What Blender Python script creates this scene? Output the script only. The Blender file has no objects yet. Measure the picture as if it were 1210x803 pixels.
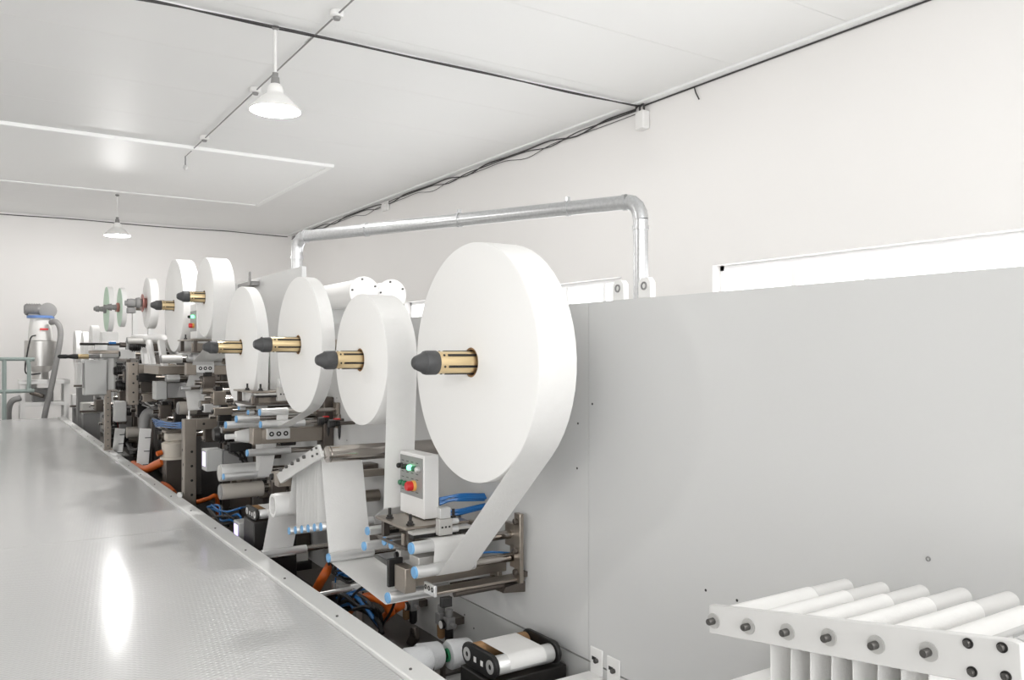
import bpy, bmesh, math, random
from mathutils import Vector, Matrix
random.seed(7)
scene = bpy.context.scene
COL = scene.collection
# ------------------------------------------------------------------ camera
F, CX, HV = 972.0, 605.0, 418.0          # focal length, centre and horizon in 1210x803 pixels
YAW = math.radians(33.2); S, C = math.sin(YAW), math.cos(YAW)
CAMZ = 1.7
cd = bpy.data.cameras.new('camera'); cam = bpy.data.objects.new('camera', cd); COL.objects.link(cam)
cam.location = (0, 0, CAMZ); cam.rotation_euler = (math.radians(90), 0, -YAW)
cd.sensor_width = 36; cd.lens = F/1210*36; cd.shift_y = (HV-401.5)/1210; cd.clip_start = .05
scene.camera = cam
# ------------------------------------------------------------------ world, exposure
w = bpy.data.worlds.new('world'); scene.world = w; w.use_nodes = True
bg = w.node_tree.nodes['Background']; bg.inputs[0].default_value = (.985, .995, 1, 1); bg.inputs[1].default_value = 3.0
vs = scene.view_settings
vs.view_transform = 'Standard'; vs.look = 'None'; vs.gamma = 1; vs.use_curve_mapping = False; vs.exposure = .30
LAMP_W = 120

# ------------------------------------------------------------------ materials
def lin(c): return tuple(((x/255)/12.92 if x/255 <= .04045 else ((x/255+.055)/1.055)**2.4) for x in c)
MATS = {}
def mat(name, rgb, rough=.5, metal=0, emit=0, bump=None, var=0, vscale=8, spec=.5, trans=0, coat=0):
    m = bpy.data.materials.new(name); m.use_nodes = True; n = m.node_tree.nodes; l = m.node_tree.links
    b = n['Principled BSDF']; c = (*lin(rgb), 1)
    b.inputs['Base Color'].default_value = c; b.inputs['Roughness'].default_value = rough
    b.inputs['Metallic'].default_value = metal; b.inputs['Specular IOR Level'].default_value = spec
    b.inputs['Coat Weight'].default_value = coat
    if emit:
        b.inputs['Emission Color'].default_value = c; b.inputs['Emission Strength'].default_value = emit
    tc = n.new('ShaderNodeTexCoord')
    if var:
        t = n.new('ShaderNodeTexNoise'); t.inputs['Scale'].default_value = vscale; t.inputs['Detail'].default_value = 6
        l.new(tc.outputs['Object'], t.inputs['Vector'])
        r = n.new('ShaderNodeMix'); r.data_type = 'RGBA'
        r.inputs[6].default_value = tuple(x*(1-var) for x in c[:3])+(1,); r.inputs[7].default_value = tuple(min(1, x*(1+var)) for x in c[:3])+(1,)
        l.new(t.outputs['Fac'], r.inputs[0]); l.new(r.outputs[2], b.inputs['Base Color'])
    if bump:
        t = n.new('ShaderNodeTexNoise'); t.inputs['Scale'].default_value = bump[0]; t.inputs['Detail'].default_value = 4
        l.new(tc.outputs['Object'], t.inputs['Vector'])
        u = n.new('ShaderNodeBump'); u.inputs['Strength'].default_value = bump[1]; u.inputs['Distance'].default_value = .01
        l.new(t.outputs['Fac'], u.inputs['Height']); l.new(u.outputs['Normal'], b.inputs['Normal'])
    if trans:
        o = n['Material Output']; tb = n.new('ShaderNodeBsdfTranslucent'); tb.inputs[0].default_value = c
        x = n.new('ShaderNodeMixShader'); x.inputs[0].default_value = trans
        l.new(b.outputs[0], x.inputs[1]); l.new(tb.outputs[0], x.inputs[2]); l.new(x.outputs[0], o.inputs[0])
    MATS[name] = m; return m
mat('wall', (233, 231, 229), .85, bump=(14, .05), var=.012, vscale=1.2)
mat('ceiling', (238, 238, 237), .5, var=.012, vscale=.8, bump=(2.5, .03))
mat('ceiling_light', (250, 250, 249), .5)
mat('floor', (212, 211, 209), .5, var=.1, vscale=3)
mat('white', (232, 231, 229), .4)
mat('edge', (224, 224, 222), .4)
mat('plate_white', (204, 203, 201), .42)
mat('shade', (244, 243, 241), .4, trans=.012)
mat('hopper_steel', (190, 188, 185), .32, metal=.7, var=.03)
mat('frame_white', (250, 250, 250), .35)
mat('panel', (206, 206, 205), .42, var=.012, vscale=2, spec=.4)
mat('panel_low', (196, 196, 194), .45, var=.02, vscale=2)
mat('paper', (238, 237, 235), .85, spec=.15, bump=(60, .03))
mat('paper_green', (205, 226, 208), .85, spec=.15)
mat('web', (242, 241, 239), .85, spec=.15, trans=.25, bump=(160, .15), var=.03, vscale=30)
mat('steel', (158, 149, 139), .34, metal=.85, var=.08, vscale=20)
mat('dark_steel', (104, 97, 91), .4, metal=.8, var=.1, vscale=20)
mat('alu', (222, 222, 221), .3, metal=.6, var=.02, vscale=30)
mat('steel_roller', (186, 180, 174), .2, metal=1, var=.03, vscale=40)
mat('alu_mat', (196, 194, 190), .45, metal=.3)
mat('chrome', (205, 203, 200), .12, metal=1)
mat('galv', (190, 191, 192), .28, metal=.85, var=.22, vscale=60)
mat('brass', (226, 203, 160), .3, metal=.85)
mat('rubber', (66, 66, 67), .55, bump=(40, .2))
mat('black', (28, 27, 27), .45)
mat('black_metal', (44, 42, 41), .4, metal=.4)
mat('cable', (62, 60, 60), .6)
mat('cap_blue', (112, 166, 212), .4)
mat('tube_blue', (34, 104, 168), .3)
mat('orange', (206, 98, 30), .42)
mat('red', (205, 32, 36), .35)
mat('amber', (236, 178, 96), .4)
mat('green_btn', (46, 120, 84), .3)
mat('green_lit', (110, 255, 170), .3, emit=3)
mat('violet_lit', (214, 196, 255), .3, emit=1.5)
mat('grey_paint', (178, 178, 176), .45)
mat('mid_grey', (138, 137, 136), .5)
mat('rail', (146, 158, 154), .4)
mat('cream', (208, 200, 188), .5)
mat('rubber_drum', (172, 166, 158), .55)
mat('yarn', (228, 229, 230), .7, bump=(220, .35))
mat('green_core', (40, 130, 84), .5)
mat('cardboard', (150, 116, 80), .8)
mat('blue_lid', (98, 132, 190), .5)
mat('clear_plastic', (222, 221, 218), .25)
mat('hub_red', (176, 122, 114), .45, metal=.3)
mat('bulb', (255, 250, 244), .3, emit=30)
mat('bolt', (88, 86, 84), .4, metal=.7)
mat('washer', (182, 181, 178), .4, metal=.3)
mat('face_grey', (150, 150, 148), .4, metal=.2)
mat('pit', (92, 88, 84), .6, var=.15, vscale=10)
def glass():
    m = bpy.data.materials.new('glass'); m.use_nodes = True; n = m.node_tree.nodes; l = m.node_tree.links
    t = n.new('ShaderNodeBsdfTransparent'); g = n.new('ShaderNodeBsdfGlossy'); g.inputs['Roughness'].default_value = .05
    x = n.new('ShaderNodeMixShader'); x.inputs[0].default_value = .06
    l.new(t.outputs[0], x.inputs[1]); l.new(g.outputs[0], x.inputs[2]); l.new(x.outputs[0], n['Material Output'].inputs[0])
    MATS['glass'] = m
glass()
def checker():
    m = mat('deck', (196, 196, 195), .15, var=.012, vscale=3, spec=.3); n = m.node_tree.nodes; l = m.node_tree.links
    tc = n.new('ShaderNodeTexCoord'); sp = n.new('ShaderNodeSeparateXYZ'); mp = n.new('ShaderNodeMapping'); mp.inputs['Rotation'].default_value = (0, 0, math.radians(8)); l.new(tc.outputs['Object'], mp.inputs[0]); l.new(mp.outputs[0], sp.inputs[0])
    def math_(op, a, b=None):
        k = n.new('ShaderNodeMath'); k.operation = op
        for i, q in enumerate((a, b)):
            if q is None: continue
            if isinstance(q, (int, float)): k.inputs[i].default_value = q
            else: l.new(q, k.inputs[i])
        return k.outputs[0]
    PXX, PYY = .034, .022
    hs = []
    for ox, oy, (ax, ay) in ((0, 0, (.0115, .0042)), (.5, .5, (.0115, .0042))):
        dx = math_('MULTIPLY', math_('SUBTRACT', math_('FRACT', math_('ADD', math_('DIVIDE', sp.outputs[0], PXX), ox)), .5), PXX/ax)
        dy = math_('MULTIPLY', math_('SUBTRACT', math_('FRACT', math_('ADD', math_('DIVIDE', sp.outputs[1], PYY), oy)), .5), PYY/ay)
        r2 = math_('ADD', math_('MULTIPLY', dx, dx), math_('MULTIPLY', dy, dy))
        hs.append(math_('MAXIMUM', math_('SUBTRACT', 1.0, r2), 0.0))
    u = n.new('ShaderNodeBump'); u.inputs['Strength'].default_value = .6; u.inputs['Distance'].default_value = .0014
    l.new(math_('MAXIMUM', hs[0], hs[1]), u.inputs['Height']); l.new(u.outputs['Normal'], n['Principled BSDF'].inputs['Normal'])
checker()

# ------------------------------------------------------------------ pixel helper: a pixel gives a direction, the plane gives the distance
def ray(u, v):
    x = (u-CX)/F; return Vector((S+x*C, C-x*S, -(v-HV)/F))
def P(u, v, X=None, Y=None, Z=None):
    d = ray(u, v)
    t = X/d.x if X is not None else (Y/d.y if Y is not None else (Z-CAMZ)/d.z)
    return Vector((0, 0, CAMZ))+d*t
def XatY(u, Y): d = ray(u, HV); return Y*d.x/d.y

# ------------------------------------------------------------------ mesh builder
class MB:
    def __init__(s): s.v = []; s.f = []
    def add(s, vs, fs):
        o = len(s.v); s.v += [Vector(p) for p in vs]; s.f += [tuple(i+o for i in q) for q in fs]; return s
    def box(s, x0, x1, y0, y1, z0, z1):
        return s.add([(x0,y0,z0),(x1,y0,z0),(x1,y1,z0),(x0,y1,z0),(x0,y0,z1),(x1,y0,z1),(x1,y1,z1),(x0,y1,z1)],
                     [(3,2,1,0),(4,5,6,7),(0,1,5,4),(1,2,6,5),(2,3,7,6),(3,0,4,7)])
    def bar(s, p, q, w, h, up=(0,0,1)):
        p, q = Vector(p), Vector(q); a = (q-p).normalized(); b = a.cross(Vector(up)).normalized(); c = b.cross(a)
        vs = [e+b*(i*w/2)+c*(j*h/2) for e in (p, q) for i, j in ((-1,-1),(1,-1),(1,1),(-1,1))]
        return s.add(vs, [(3,2,1,0),(4,5,6,7),(0,1,5,4),(1,2,6,5),(2,3,7,6),(3,0,4,7)])
    def lathe(s, p, a, prof, n=24, cap=True):
        """prof: (distance along a, radius) pairs"""
        p = Vector(p); a = Vector(a).normalized(); b = a.orthogonal().normalized(); c = a.cross(b)
        vs = []; fs = []; m = len(prof)
        for t, r in prof:
            for k in range(n):
                g = 2*math.pi*k/n; vs.append(p+a*t+(b*math.cos(g)+c*math.sin(g))*r)
        for i in range(m-1):
            for k in range(n):
                k2 = (k+1) % n; fs.append((i*n+k, i*n+k2, (i+1)*n+k2, (i+1)*n+k))
        if cap:
            fs.append(tuple(reversed(range(n)))); fs.append(tuple((m-1)*n+k for k in range(n)))
        return s.add(vs, fs)
    def cyl(s, p, q, r, n=20, cap=True):
        p, q = Vector(p), Vector(q); return s.lathe(p, q-p, [(0, r), ((q-p).length, r)], n, cap)
    def ring(s, p, a, r0, r1, L, n=28):
        return s.lathe(p, a, [(0, r0), (0, r1), (L, r1), (L, r0), (0, r0)], n, False)
    def tube(s, pts, r, n=8, smooth=4):
        pts = [Vector(p) for p in pts]
        if smooth > 1 and len(pts) > 2:
            q = []; e = [pts[0]*2-pts[1]]+pts+[pts[-1]*2-pts[-2]]
            for i in range(1, len(e)-2):
                for k in range(smooth):
                    t = k/smooth; a, b, c, d = e[i-1:i+3]
                    q.append(.5*((2*b)+(c-a)*t+(2*a-5*b+4*c-d)*t*t+(3*b-a-3*c+d)*t**3))
            pts = q+[pts[-1]]
        vs = []; fs = []; nrm = None
        for i, p in enumerate(pts):
            t = (pts[min(i+1, len(pts)-1)]-pts[max(i-1, 0)]).normalized()
            nrm = t.orthogonal().normalized() if nrm is None else (nrm-t*nrm.dot(t)).normalized()
            b = t.cross(nrm)
            vs += [p+(nrm*math.cos(2*math.pi*k/n)+b*math.sin(2*math.pi*k/n))*r for k in range(n)]
        for i in range(len(pts)-1):
            for k in range(n):
                k2 = (k+1) % n; fs.append((i*n+k, i*n+k2, (i+1)*n+k2, (i+1)*n+k))
        fs.append(tuple(reversed(range(n)))); fs.append(tuple((len(pts)-1)*n+k for k in range(n)))
        return s.add(vs, fs)
    def prism(s, poly, d):
        d = Vector(d); n = len(poly); poly = [Vector(p) for p in poly]
        return s.add(poly+[p+d for p in poly], [tuple(reversed(range(n))), tuple(range(n, 2*n))]+[(i, (i+1) % n, n+(i+1) % n, n+i) for i in range(n)])
    def ribbon(s, yz, x0, x1, th=.0016):
        """a strip running along a (Y,Z) path, x0..x1 wide"""
        n = len(yz); vs = []; fs = []
        for i in range(n):
            a = yz[max(i-1, 0)]; b = yz[min(i+1, n-1)]; t = Vector((b[0]-a[0], b[1]-a[1])); t = t.normalized() if t.length > 1e-9 else Vector((1, 0))
            nn = Vector((-t.y, t.x))*th/2
            y, z = yz[i]
            vs += [(x0, y+nn.x, z+nn.y), (x1, y+nn.x, z+nn.y), (x1, y-nn.x, z-nn.y), (x0, y-nn.x, z-nn.y)]
        for i in range(n-1):
            for k in range(4): fs.append((i*4+k, i*4+(k+1) % 4, i*4+4+(k+1) % 4, i*4+4+k))
        fs.append((0, 1, 2, 3)); fs.append(((n-1)*4+3, (n-1)*4+2, (n-1)*4+1, (n-1)*4))
        return s.add(vs, fs)
def mesh_of(mb, name, m, off=Vector((0,0,0)), sharp=38):
    me = bpy.data.meshes.new(name); me.from_pydata([tuple(p-off) for p in mb.v], [], mb.f)
    bm = bmesh.new(); bm.from_mesh(me); bmesh.ops.recalc_face_normals(bm, faces=bm.faces); bm.to_mesh(me); bm.free()
    me.materials.append(MATS[m]); me.shade_smooth(); me.set_sharp_from_angle(angle=math.radians(sharp)); return me

class Thing:
    def __init__(s, name, label, cat, group=None): s.name, s.label, s.cat, s.group = name, label, cat, group; s.parts = []; s.kind = None; s.obs = []
    def part(s, name, mb, m, parent=None, bev=0, label=None, at=None, rot=None, kind=None):
        s.parts.append((name, mb, m, parent, bev, label, at, rot, kind)); return len(s.parts)-1
    def done(s):
        pts = []
        for p in s.parts:
            if isinstance(p[1], MB): pts += p[1].v
            elif p[6] is not None: pts.append(Vector(p[6]))
        mn = Vector([min(q[i] for q in pts) for i in range(3)]); mx = Vector([max(q[i] for q in pts) for i in range(3)])
        base = Vector(((mn.x+mx.x)/2, (mn.y+mx.y)/2, mn.z))
        if len(s.parts) > 1 or s.parts[0][6] is not None:
            root = bpy.data.objects.new(s.name, None); root.empty_display_size = .05; COL.objects.link(root); root.location = base
        else: root = None
        for (name, mb, m, parent, bev, label, at, rot, kind) in s.parts:
            if isinstance(mb, MB): me = mesh_of(mb, name, m, base)
            else: me = mb
            o = bpy.data.objects.new(name if root else s.name, me); COL.objects.link(o)
            if bev:
                b = o.modifiers.new('bevel', 'BEVEL'); b.width = bev; b.segments = 2; b.limit_method = 'ANGLE'; b.harden_normals = False
            if at is not None: o.location = Vector(at)-base
            if rot is not None: o.rotation_euler = rot
            if root: o.parent = s.obs[parent] if parent is not None else root
            else: o.location = base
            if at is not None and parent is not None: o.location = Vector(at)-base
            if label: o['label'] = label
            if kind: o['kind'] = kind
            s.obs.append(o)
        s.root = root or s.obs[0]
        if s.kind: s.root['kind'] = s.kind
        if s.label: s.root['label'] = s.label
        if s.cat and s.kind != 'structure': s.root['category'] = s.cat
        if s.group: s.root['group'] = s.group
        return s
def one(name, label, cat, mb, m, group=None, bev=0, kind=None):
    t = Thing(name, label, cat, group); t.kind = kind; t.part(name, mb, m, bev=bev); return t.done()
def copy_thing(t, d, label=None):
    mp = {}
    for o in [t.root]+[q for q in t.obs if q is not t.root]:
        c = o.copy(); COL.objects.link(c); mp[o] = c
        if o is t.root: c.location = o.location+Vector(d)
        else: c.parent = mp[o.parent]
    if label: mp[t.root]['label'] = label
    return mp[t.root]
# shared small meshes: axis -X / -Y outward
def bolt_mesh(r=.008, washer=.0, m='bolt', a=(-1,0,0)):
    b = MB()
    if washer: b.lathe((0,0,0), a, [(0, washer), (.0025, washer)], 20)
    b.lathe((0,0,0), a, [(0, r), (r*1.25, r), (r*1.45, r*.85)], 12)
    b.lathe(Vector(a)*r*1.45, a, [(-.001, r*.5), (.0004, r*.5)], 6)
    return mesh_of(b, 'bolt', m)
BOLT = bolt_mesh(); BOLT_S = bolt_mesh(.005); BOLT_Y = bolt_mesh(.006, a=(0,-1,0)); BOLT_B = bolt_mesh(.007, m='black')
BOLT_W = mesh_of(MB().lathe((0,0,0), (-1,0,0), [(0, .0065), (.013, .0065), (.0145, .0055)], 16).lathe((-.0145,0,0), (-1,0,0), [(-.001, .0033), (.0003, .0033)], 6), 'bolt', 'bolt')
HOLE_ = MB().lathe((0,0,0), (-1,0,0), [(0, .006), (.0006, .006)], 12); HOLE = mesh_of(HOLE_, 'hole', 'black')
def hole_mesh(r): return mesh_of(MB().lathe((0,0,0), (-1,0,0), [(0, r), (.0008, r)], 12), 'hole', 'black')
HOLE_B = hole_mesh(.011); HOLE_S = hole_mesh(.004)
def stud_mesh():
    b = MB(); b.lathe((0,0,0), (0,0,1), [(0,.016),(.004,.016)], 16); b.lathe((0,0,.004), (0,0,1), [(0,.011),(.010,.011)], 6); b.lathe((0,0,.014), (0,0,1), [(0,.006),(.026,.006)], 10)
    return mesh_of(b, 'stud', 'black_metal')
STUD = stud_mesh()

# ================================================================== SETTING
RX, FY, CZ = 5.6, 17.0, 4.2              # right wall, far wall, ceiling
LX, NY = -7.0, -5.0
one('floor', None, None, MB().box(LX, RX+.2, NY, FY+.2, -.1, 0), 'floor', kind='structure')
# far wall
one('wall_far', None, None, MB().box(LX, RX, FY, FY+.2, 0, CZ), 'wall', kind='structure')
one('wall_left', None, None, MB().box(LX-.2, LX, NY, FY+.2, 0, CZ), 'wall', kind='structure')
# right wall with two ribbon windows
W1 = (-4.6, 5.24); W2 = (6.49, 11.6); WZ0, WZ1 = 1.1, 2.5  # near window lengthened out of view, sills lowered, to let in more daylight
wr = MB().box(RX, RX+.2, NY, FY+.2, 0, WZ0); wr.box(RX, RX+.2, NY, FY+.2, WZ1, CZ)
for a, b in ((NY, W1[0]), (W1[1], W2[0]), (W2[1], FY+.2)): wr.box(RX, RX+.2, a, b, WZ0, WZ1)
one('wall_right', None, None, wr, 'wall', kind='structure')
def window(name, y0, y1, step, yfirst):
    t = Thing(name, None, None); t.kind = 'structure'
    x0, x1 = RX+.10, RX+.15; fr = MB()
    fr.box(x0, x1, y0, y1, WZ0, WZ0+.045); fr.box(x0, x1, y0, y1, WZ1-.045, WZ1); fr.box(x0, x1, y0, y0+.045, WZ0, WZ1); fr.box(x0, x1, y1-.045, y1, WZ0, WZ1)
    t.part('window_frame', fr, 'frame_white')
    ys = [yfirst-step*k for k in range(20) if yfirst-step*k > y0+.1]
    for y in ys: t.part('mullion', MB().box(x0, x1, y-.025, y+.025, WZ0+.045, WZ1-.045), 'frame_white', bev=.003)
    e = [y1-.045]+ys+[y0+.045]
    for a, b in zip(e, e[1:]): t.part('pane', MB().box(x0+.02, x0+.026, b+.02, a-.02, WZ0+.045, WZ1-.045), 'glass')
    t.done()
window('window_1', W1[0], W1[1], .672, 4.44)
window('window_2', W2[0], W2[1], .672, 10.92)
# ceiling: sandwich panels laid across the room
ct = Thing('ceiling', None, None); ct.kind = 'structure'
ct.part('backing', MB().box(LX, RX+.2, NY, FY+.2, CZ+.02, CZ+.12), 'ceiling')
y = NY
while y < FY-.01:
    y2 = min(y+1.1, FY); ct.part('ceiling_panel', MB().box(LX, RX, y+.002, y2-.002, CZ, CZ+.02), 'ceiling'); y = y2
ct.done()
rp = Thing('trim_1', None, None); rp.kind = 'structure'      # white rectangle let into the ceiling with its frame
rp.part('ceiling_board', MB().box(LX+.5, 3.9, 10.45, 13.72, CZ-.03, CZ-.001), 'ceiling_light')
rp.part('frame_strip', MB().box(LX+.5, 3.98, 10.36, 10.45, CZ-.045, CZ-.001), 'ceiling_light', bev=.006)
rp.part('frame_strip', MB().box(3.9, 3.98, 10.45, 13.8, CZ-.045, CZ-.001), 'ceiling_light', bev=.006)
rp.part('frame_strip', MB().box(LX+.5, 3.9, 13.72, 13.8, CZ-.045, CZ-.001), 'ceiling_light', bev=.006)
rp.done()
one('trim_2', None, None, MB().box(LX, RX, 6.19+.03, 6.19+.20, CZ-.022, CZ), 'ceiling', kind='structure')
tr = MB().box(RX-.1, RX, NY, FY, CZ-.02, CZ); one('trim_3', None, None, tr, 'ceiling', kind='structure')

# ================================================================== WALKWAY
wk = Thing('walkway_platform', 'long pale grey raised walkway of checker plate beside the machine', 'platform')
DZ = .7
for a, b in ((-4.5, -.03), (-.03, 4.96), (4.96, 9.98), (9.98, 14.7)):
    wk.part('deck_plate', MB().box(-1.3, 1.105, a+.0015, b-.0015, DZ-.006, DZ), 'deck')
e = wk.part('edge_strip', MB().prism([(1.108,-4.5,DZ-.05),(1.2,-4.5,DZ-.05),(1.2,-4.5,DZ+.012),(1.195,-4.5,DZ+.016),(1.113,-4.5,DZ+.016),(1.108,-4.5,DZ+.012)], (0,19.2,0)), 'edge')
wk.part('fascia', MB().box(1.165, 1.195, -4.5, 14.7, .35, DZ-.051), 'grey_paint')
wk.part('joist', MB().box(-1.3, 1.1, 14.62, 14.7, .5, DZ-.007), 'grey_paint')
for yy in (-4, -1, 2, 5, 8, 11, 14.4):
    for xx in (-1.2, 1.1): wk.part('leg', MB().box(xx-.03, xx+.03, yy-.03, yy+.03, 0, DZ-.007), 'grey_paint')
for yy in [k*.62+1.7 for k in range(20)]: wk.part('screw', BOLT_S, None, e, at=(1.14, yy, DZ+.0135), rot=(0, math.radians(90), 0))
wk.done()

# ================================================================== MACHINE BACK PANEL AND BED
PX = 1.75; PT = CAMZ+.175; PS = CAMZ-1.043
bp = Thing('machine_back_panel', 'long light grey upright sheet-metal panel the rolls are mounted on', 'panel')
seams = (-1.5, .3, 2.197, 5.12)
for a, b in zip(seams, seams[1:]): bp.part('panel_sheet', MB().box(PX, PX+.03, a+.0012, b-.0012, PS+.003, PT), 'panel')
bp.part('panel_sheet', MB().box(PX, PX+.03, 5.1212, 9.6, PS+.003, CAMZ+.56), 'panel')
bp.part('panel_sheet', MB().box(PX, PX+.03, 9.602, 16.0, PS+.003, CAMZ+.05), 'panel')
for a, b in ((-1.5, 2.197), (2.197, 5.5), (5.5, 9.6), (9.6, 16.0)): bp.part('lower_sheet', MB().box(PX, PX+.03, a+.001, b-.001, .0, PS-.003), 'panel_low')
bp.part('backing_rail', MB().box(PX+.03, PX+.08, -1.5, 16.0, PS-.06, PS+.06), 'dark_steel')
for (u, v) in ((683,500),(682,553),(700,477),(834,697),(871,709)):
    p = P(u, v, X=PX); bp.part('hole', HOLE_S, None, at=(PX, p.y, p.z))
for (u, v) in ((560,742),(549,726),(524,700),(573,760),(410,520),(405,475),(640,440),(398,470)):
    p = P(u, v, X=PX); bp.part('hole', HOLE_S, None, at=(PX, p.y, p.z))
p = P(1097, 660, X=PX); bp.part('screw', MB().ring((PX, p.y, p.z), (-1,0,0), .003, .0055, .002), 'mid_grey')
bp.done()
lug = Thing('lifting_lug', 'white lifting lug with a round hole on top of the grey panel', 'lug', 'lugs on the panel top')
def lug_at(u, t):
    yy = P(u, 350, X=PX).y; z0 = PT
    m = MB().prism([(PX+.004, yy-.028, z0), (PX+.004, yy+.028, z0), (PX+.004, yy+.028, z0+.05), (PX+.004, yy+.016, z0+.064), (PX+.004, yy-.016, z0+.064), (PX+.004, yy-.028, z0+.05)], (.022, 0, 0))
    b = t.part('plate', m, 'white', bev=.002)
    t.part('eye', MB().ring((PX+.004, yy, z0+.038), (-1,0,0), .008, .013, .003), 'mid_grey')
lug.label = 'white lifting lug with a round hole on the panel, clear of the duct'; lug_at(729, lug); lug.done()
l2 = Thing('lifting_lug', 'white lifting lug with a round hole in front of the duct drop pipe', 'lug', 'lugs on the panel top'); lug_at(760, l2); l2.done()
BEDZ = .42
bd = Thing('machine_bed', 'dark steel machine bed in the pit beside the walkway', 'machine bed')
bd.part('top_plate', MB().box(1.26, PX-.002, 2.9, 15.2, BEDZ-.03, BEDZ), 'pit')
bd.part('side_rail', MB().box(1.26, 1.34, 2.9, 15.2, .12, BEDZ-.031), 'dark_steel')
for yy in (3.1, 5, 7, 9, 11, 13): bd.part('foot', MB().box(1.35, 1.6, yy-.06, yy+.06, 0, BEDZ-.031), 'dark_steel')
bd.done()

# ================================================================== belts
def belt(circ, start_ang=None, end_ang=None, step=.12):
    """circ: (y, z, r, s) in order, s=+1 turning from +Y towards +Z; returns the (Y,Z) path of a strip laid over them"""
    tan = []
    for (a, b) in zip(circ, circ[1:]):
        A, B = Vector(a[:2]), Vector(b[:2]); d = B-A; D = d.length
        k = max(-1, min(1, (b[2]*b[3]-a[2]*a[3])/D)); g = math.acos(k); dn = d.normalized()
        n = Vector((dn.x*math.cos(g)-dn.y*math.sin(g), dn.x*math.sin(g)+dn.y*math.cos(g)))
        tan.append((A-n*a[2]*a[3], B-n*b[2]*b[3]))
    path = []
    for i, (y, z, r, s) in enumerate(circ):
        cin = math.atan2(tan[i-1][1].y-z, tan[i-1][1].x-y) if i > 0 else start_ang
        cout = math.atan2(tan[i][0].y-z, tan[i][0].x-y) if i < len(tan) else end_ang
        if cin is None: path.append((y+r*math.cos(cout), z+r*math.sin(cout))); continue
        if cout is None: path.append((y+r*math.cos(cin), z+r*math.sin(cin))); continue
        sw = (cout-cin)*s % (2*math.pi)
        if sw > 6.1: sw = 0
        k = max(1, int(sw/step))
        for j in range(k+1):
            g = cin+s*sw*j/k; path.append((y+r*math.cos(g), z+r*math.sin(g)))
    return path

# ================================================================== ROLLS AND SPINDLES
FX = 1.39
def roll(label, y, z, R, wdt, group=None, m='paper', path=None, core=.05):
    t = Thing('material_roll', label, 'roll', group); e = .004
    b = MB().lathe((FX, y, z), (1,0,0), [(.0, core), (.0, R-e), (e*.3, R-e*.3), (e, R), (wdt-e, R), (wdt-e*.3, R-e*.3), (wdt, R-e), (wdt, core), (0, core)], 96, False)
    t.part('roll_body', b, m)
    t.part('core', MB().ring((FX+.002, y, z), (1,0,0), core-.006, core-.0004, wdt-.004, 32), 'cardboard')
    if path: t.part('web', MB().ribbon(path, FX+.002, FX+wdt-.002, .0012), 'web')
    t.done(); return t
def spindle(label, y, z, tipx, group='spindles of the big rolls'):
    t = Thing('spindle', label, 'spindle', group); r = .038
    x1 = FX+.012; xt = tipx; xb = tipx+.082
    t.part('rubber_nose', MB().lathe((xt, y, z), (1,0,0), [(0, .015), (.006, .021), (.036, .034), (.038, .0375), (.046, .0395), (.08, .0395), (.084, .037)], 32), 'rubber')
    b = t.part('brass_sleeve', MB().lathe((xb, y, z), (1,0,0), [(0, r-.001), (x1-xb, r-.001), (x1-xb+.13, r-.001)], 32), 'brass')
    for k in range(6):
        g = k*math.pi/3+.35; cy, cz = y+math.cos(g)*r*.985, z+math.sin(g)*r*.985
        t.part('key_slot', MB().bar((xb+.03, cy, cz), (x1-.004, cy, cz), .0075, .004, up=(0, math.cos(g), math.sin(g))), 'black', b)
    for k in range(6):
        g = k*math.pi/3+.35; cy, cz = y+math.cos(g)*r, z+math.sin(g)*r
        t.part('set_screw', MB().lathe((xb+.016, cy, cz), (0, math.cos(g), math.sin(g)), [(-.002, .004), (.0008, .004)], 8), 'black_metal', b)
    t.part('shaft', MB().cyl((x1+.135, y, z), (PX-.022, y, z), .03), 'steel')
    t.part('flange', MB().lathe((PX-.022, y, z), (1,0,0), [(0, .06), (.0215, .06)], 32), 'steel')
    t.done()
def ctr(u, v): p = P(u, v, X=FX); return p.y, p.z
# positions of the guide rollers that carry the webs
yA2, zA2 = 2.625, CAMZ-.773; yA1, zA1 = 2.66, CAMZ-.695
R1y, R1z = ctr(556, 428); R2y, R2z = ctr(425, 425); R3y, R3z = ctr(352, 407); R4y, R4z = ctr(284, 410)
R5y, R5z = ctr(241, 351); R6y, R6z = ctr(205, 361); R7y, R7z = ctr(173, 358)
rA2, rA1 = .0225, .0225
pathA = belt([(R1y, R1z, .4005, 1), (yA2, zA2, rA2+.001, 1), (yA1, zA1, rA1+.001, -1), (2.9, CAMZ-.70, .012, 1)], start_ang=.5)
roll('largest white roll of nonwoven, its web running down past the control box', R1y, R1z, .4, .14, path=pathA)
pathB = belt([(R2y, R2z, .2815, 1), (3.09, CAMZ-.62, .012, 1), (3.17, CAMZ-.66, .012, 1)], start_ang=.5)
roll('white roll with wide web hanging straight down behind the control box', R2y, R2z, .281, .135, path=pathB)
cC1 = P(306.6, 487, X=1.3); cC2 = P(307.7, 501.5, X=1.3)
pathC = belt([(R3y, R3z, .3465, 1), (cC2.y, cC2.z, .021, 1), (cC1.y+.01, cC1.z, .021, -1), (4.75, cC1.z-.02, .012, 1)], start_ang=.5)
roll('narrow white roll whose web slants down to two blue-capped guide rollers', R3y, R3z, .346, .068, path=pathC)
yD, zD = 4.93, CAMZ-.69
pathD = belt([(R4y, R4z, .376, 1), (4.905, CAMZ-.50, .012, 1), (yD, zD, .05, 1)], start_ang=.5, end_ang=.3)
roll('narrow white roll behind the roll with the slanting web', R4y, R4z, .3755, .068, path=pathD)
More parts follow.
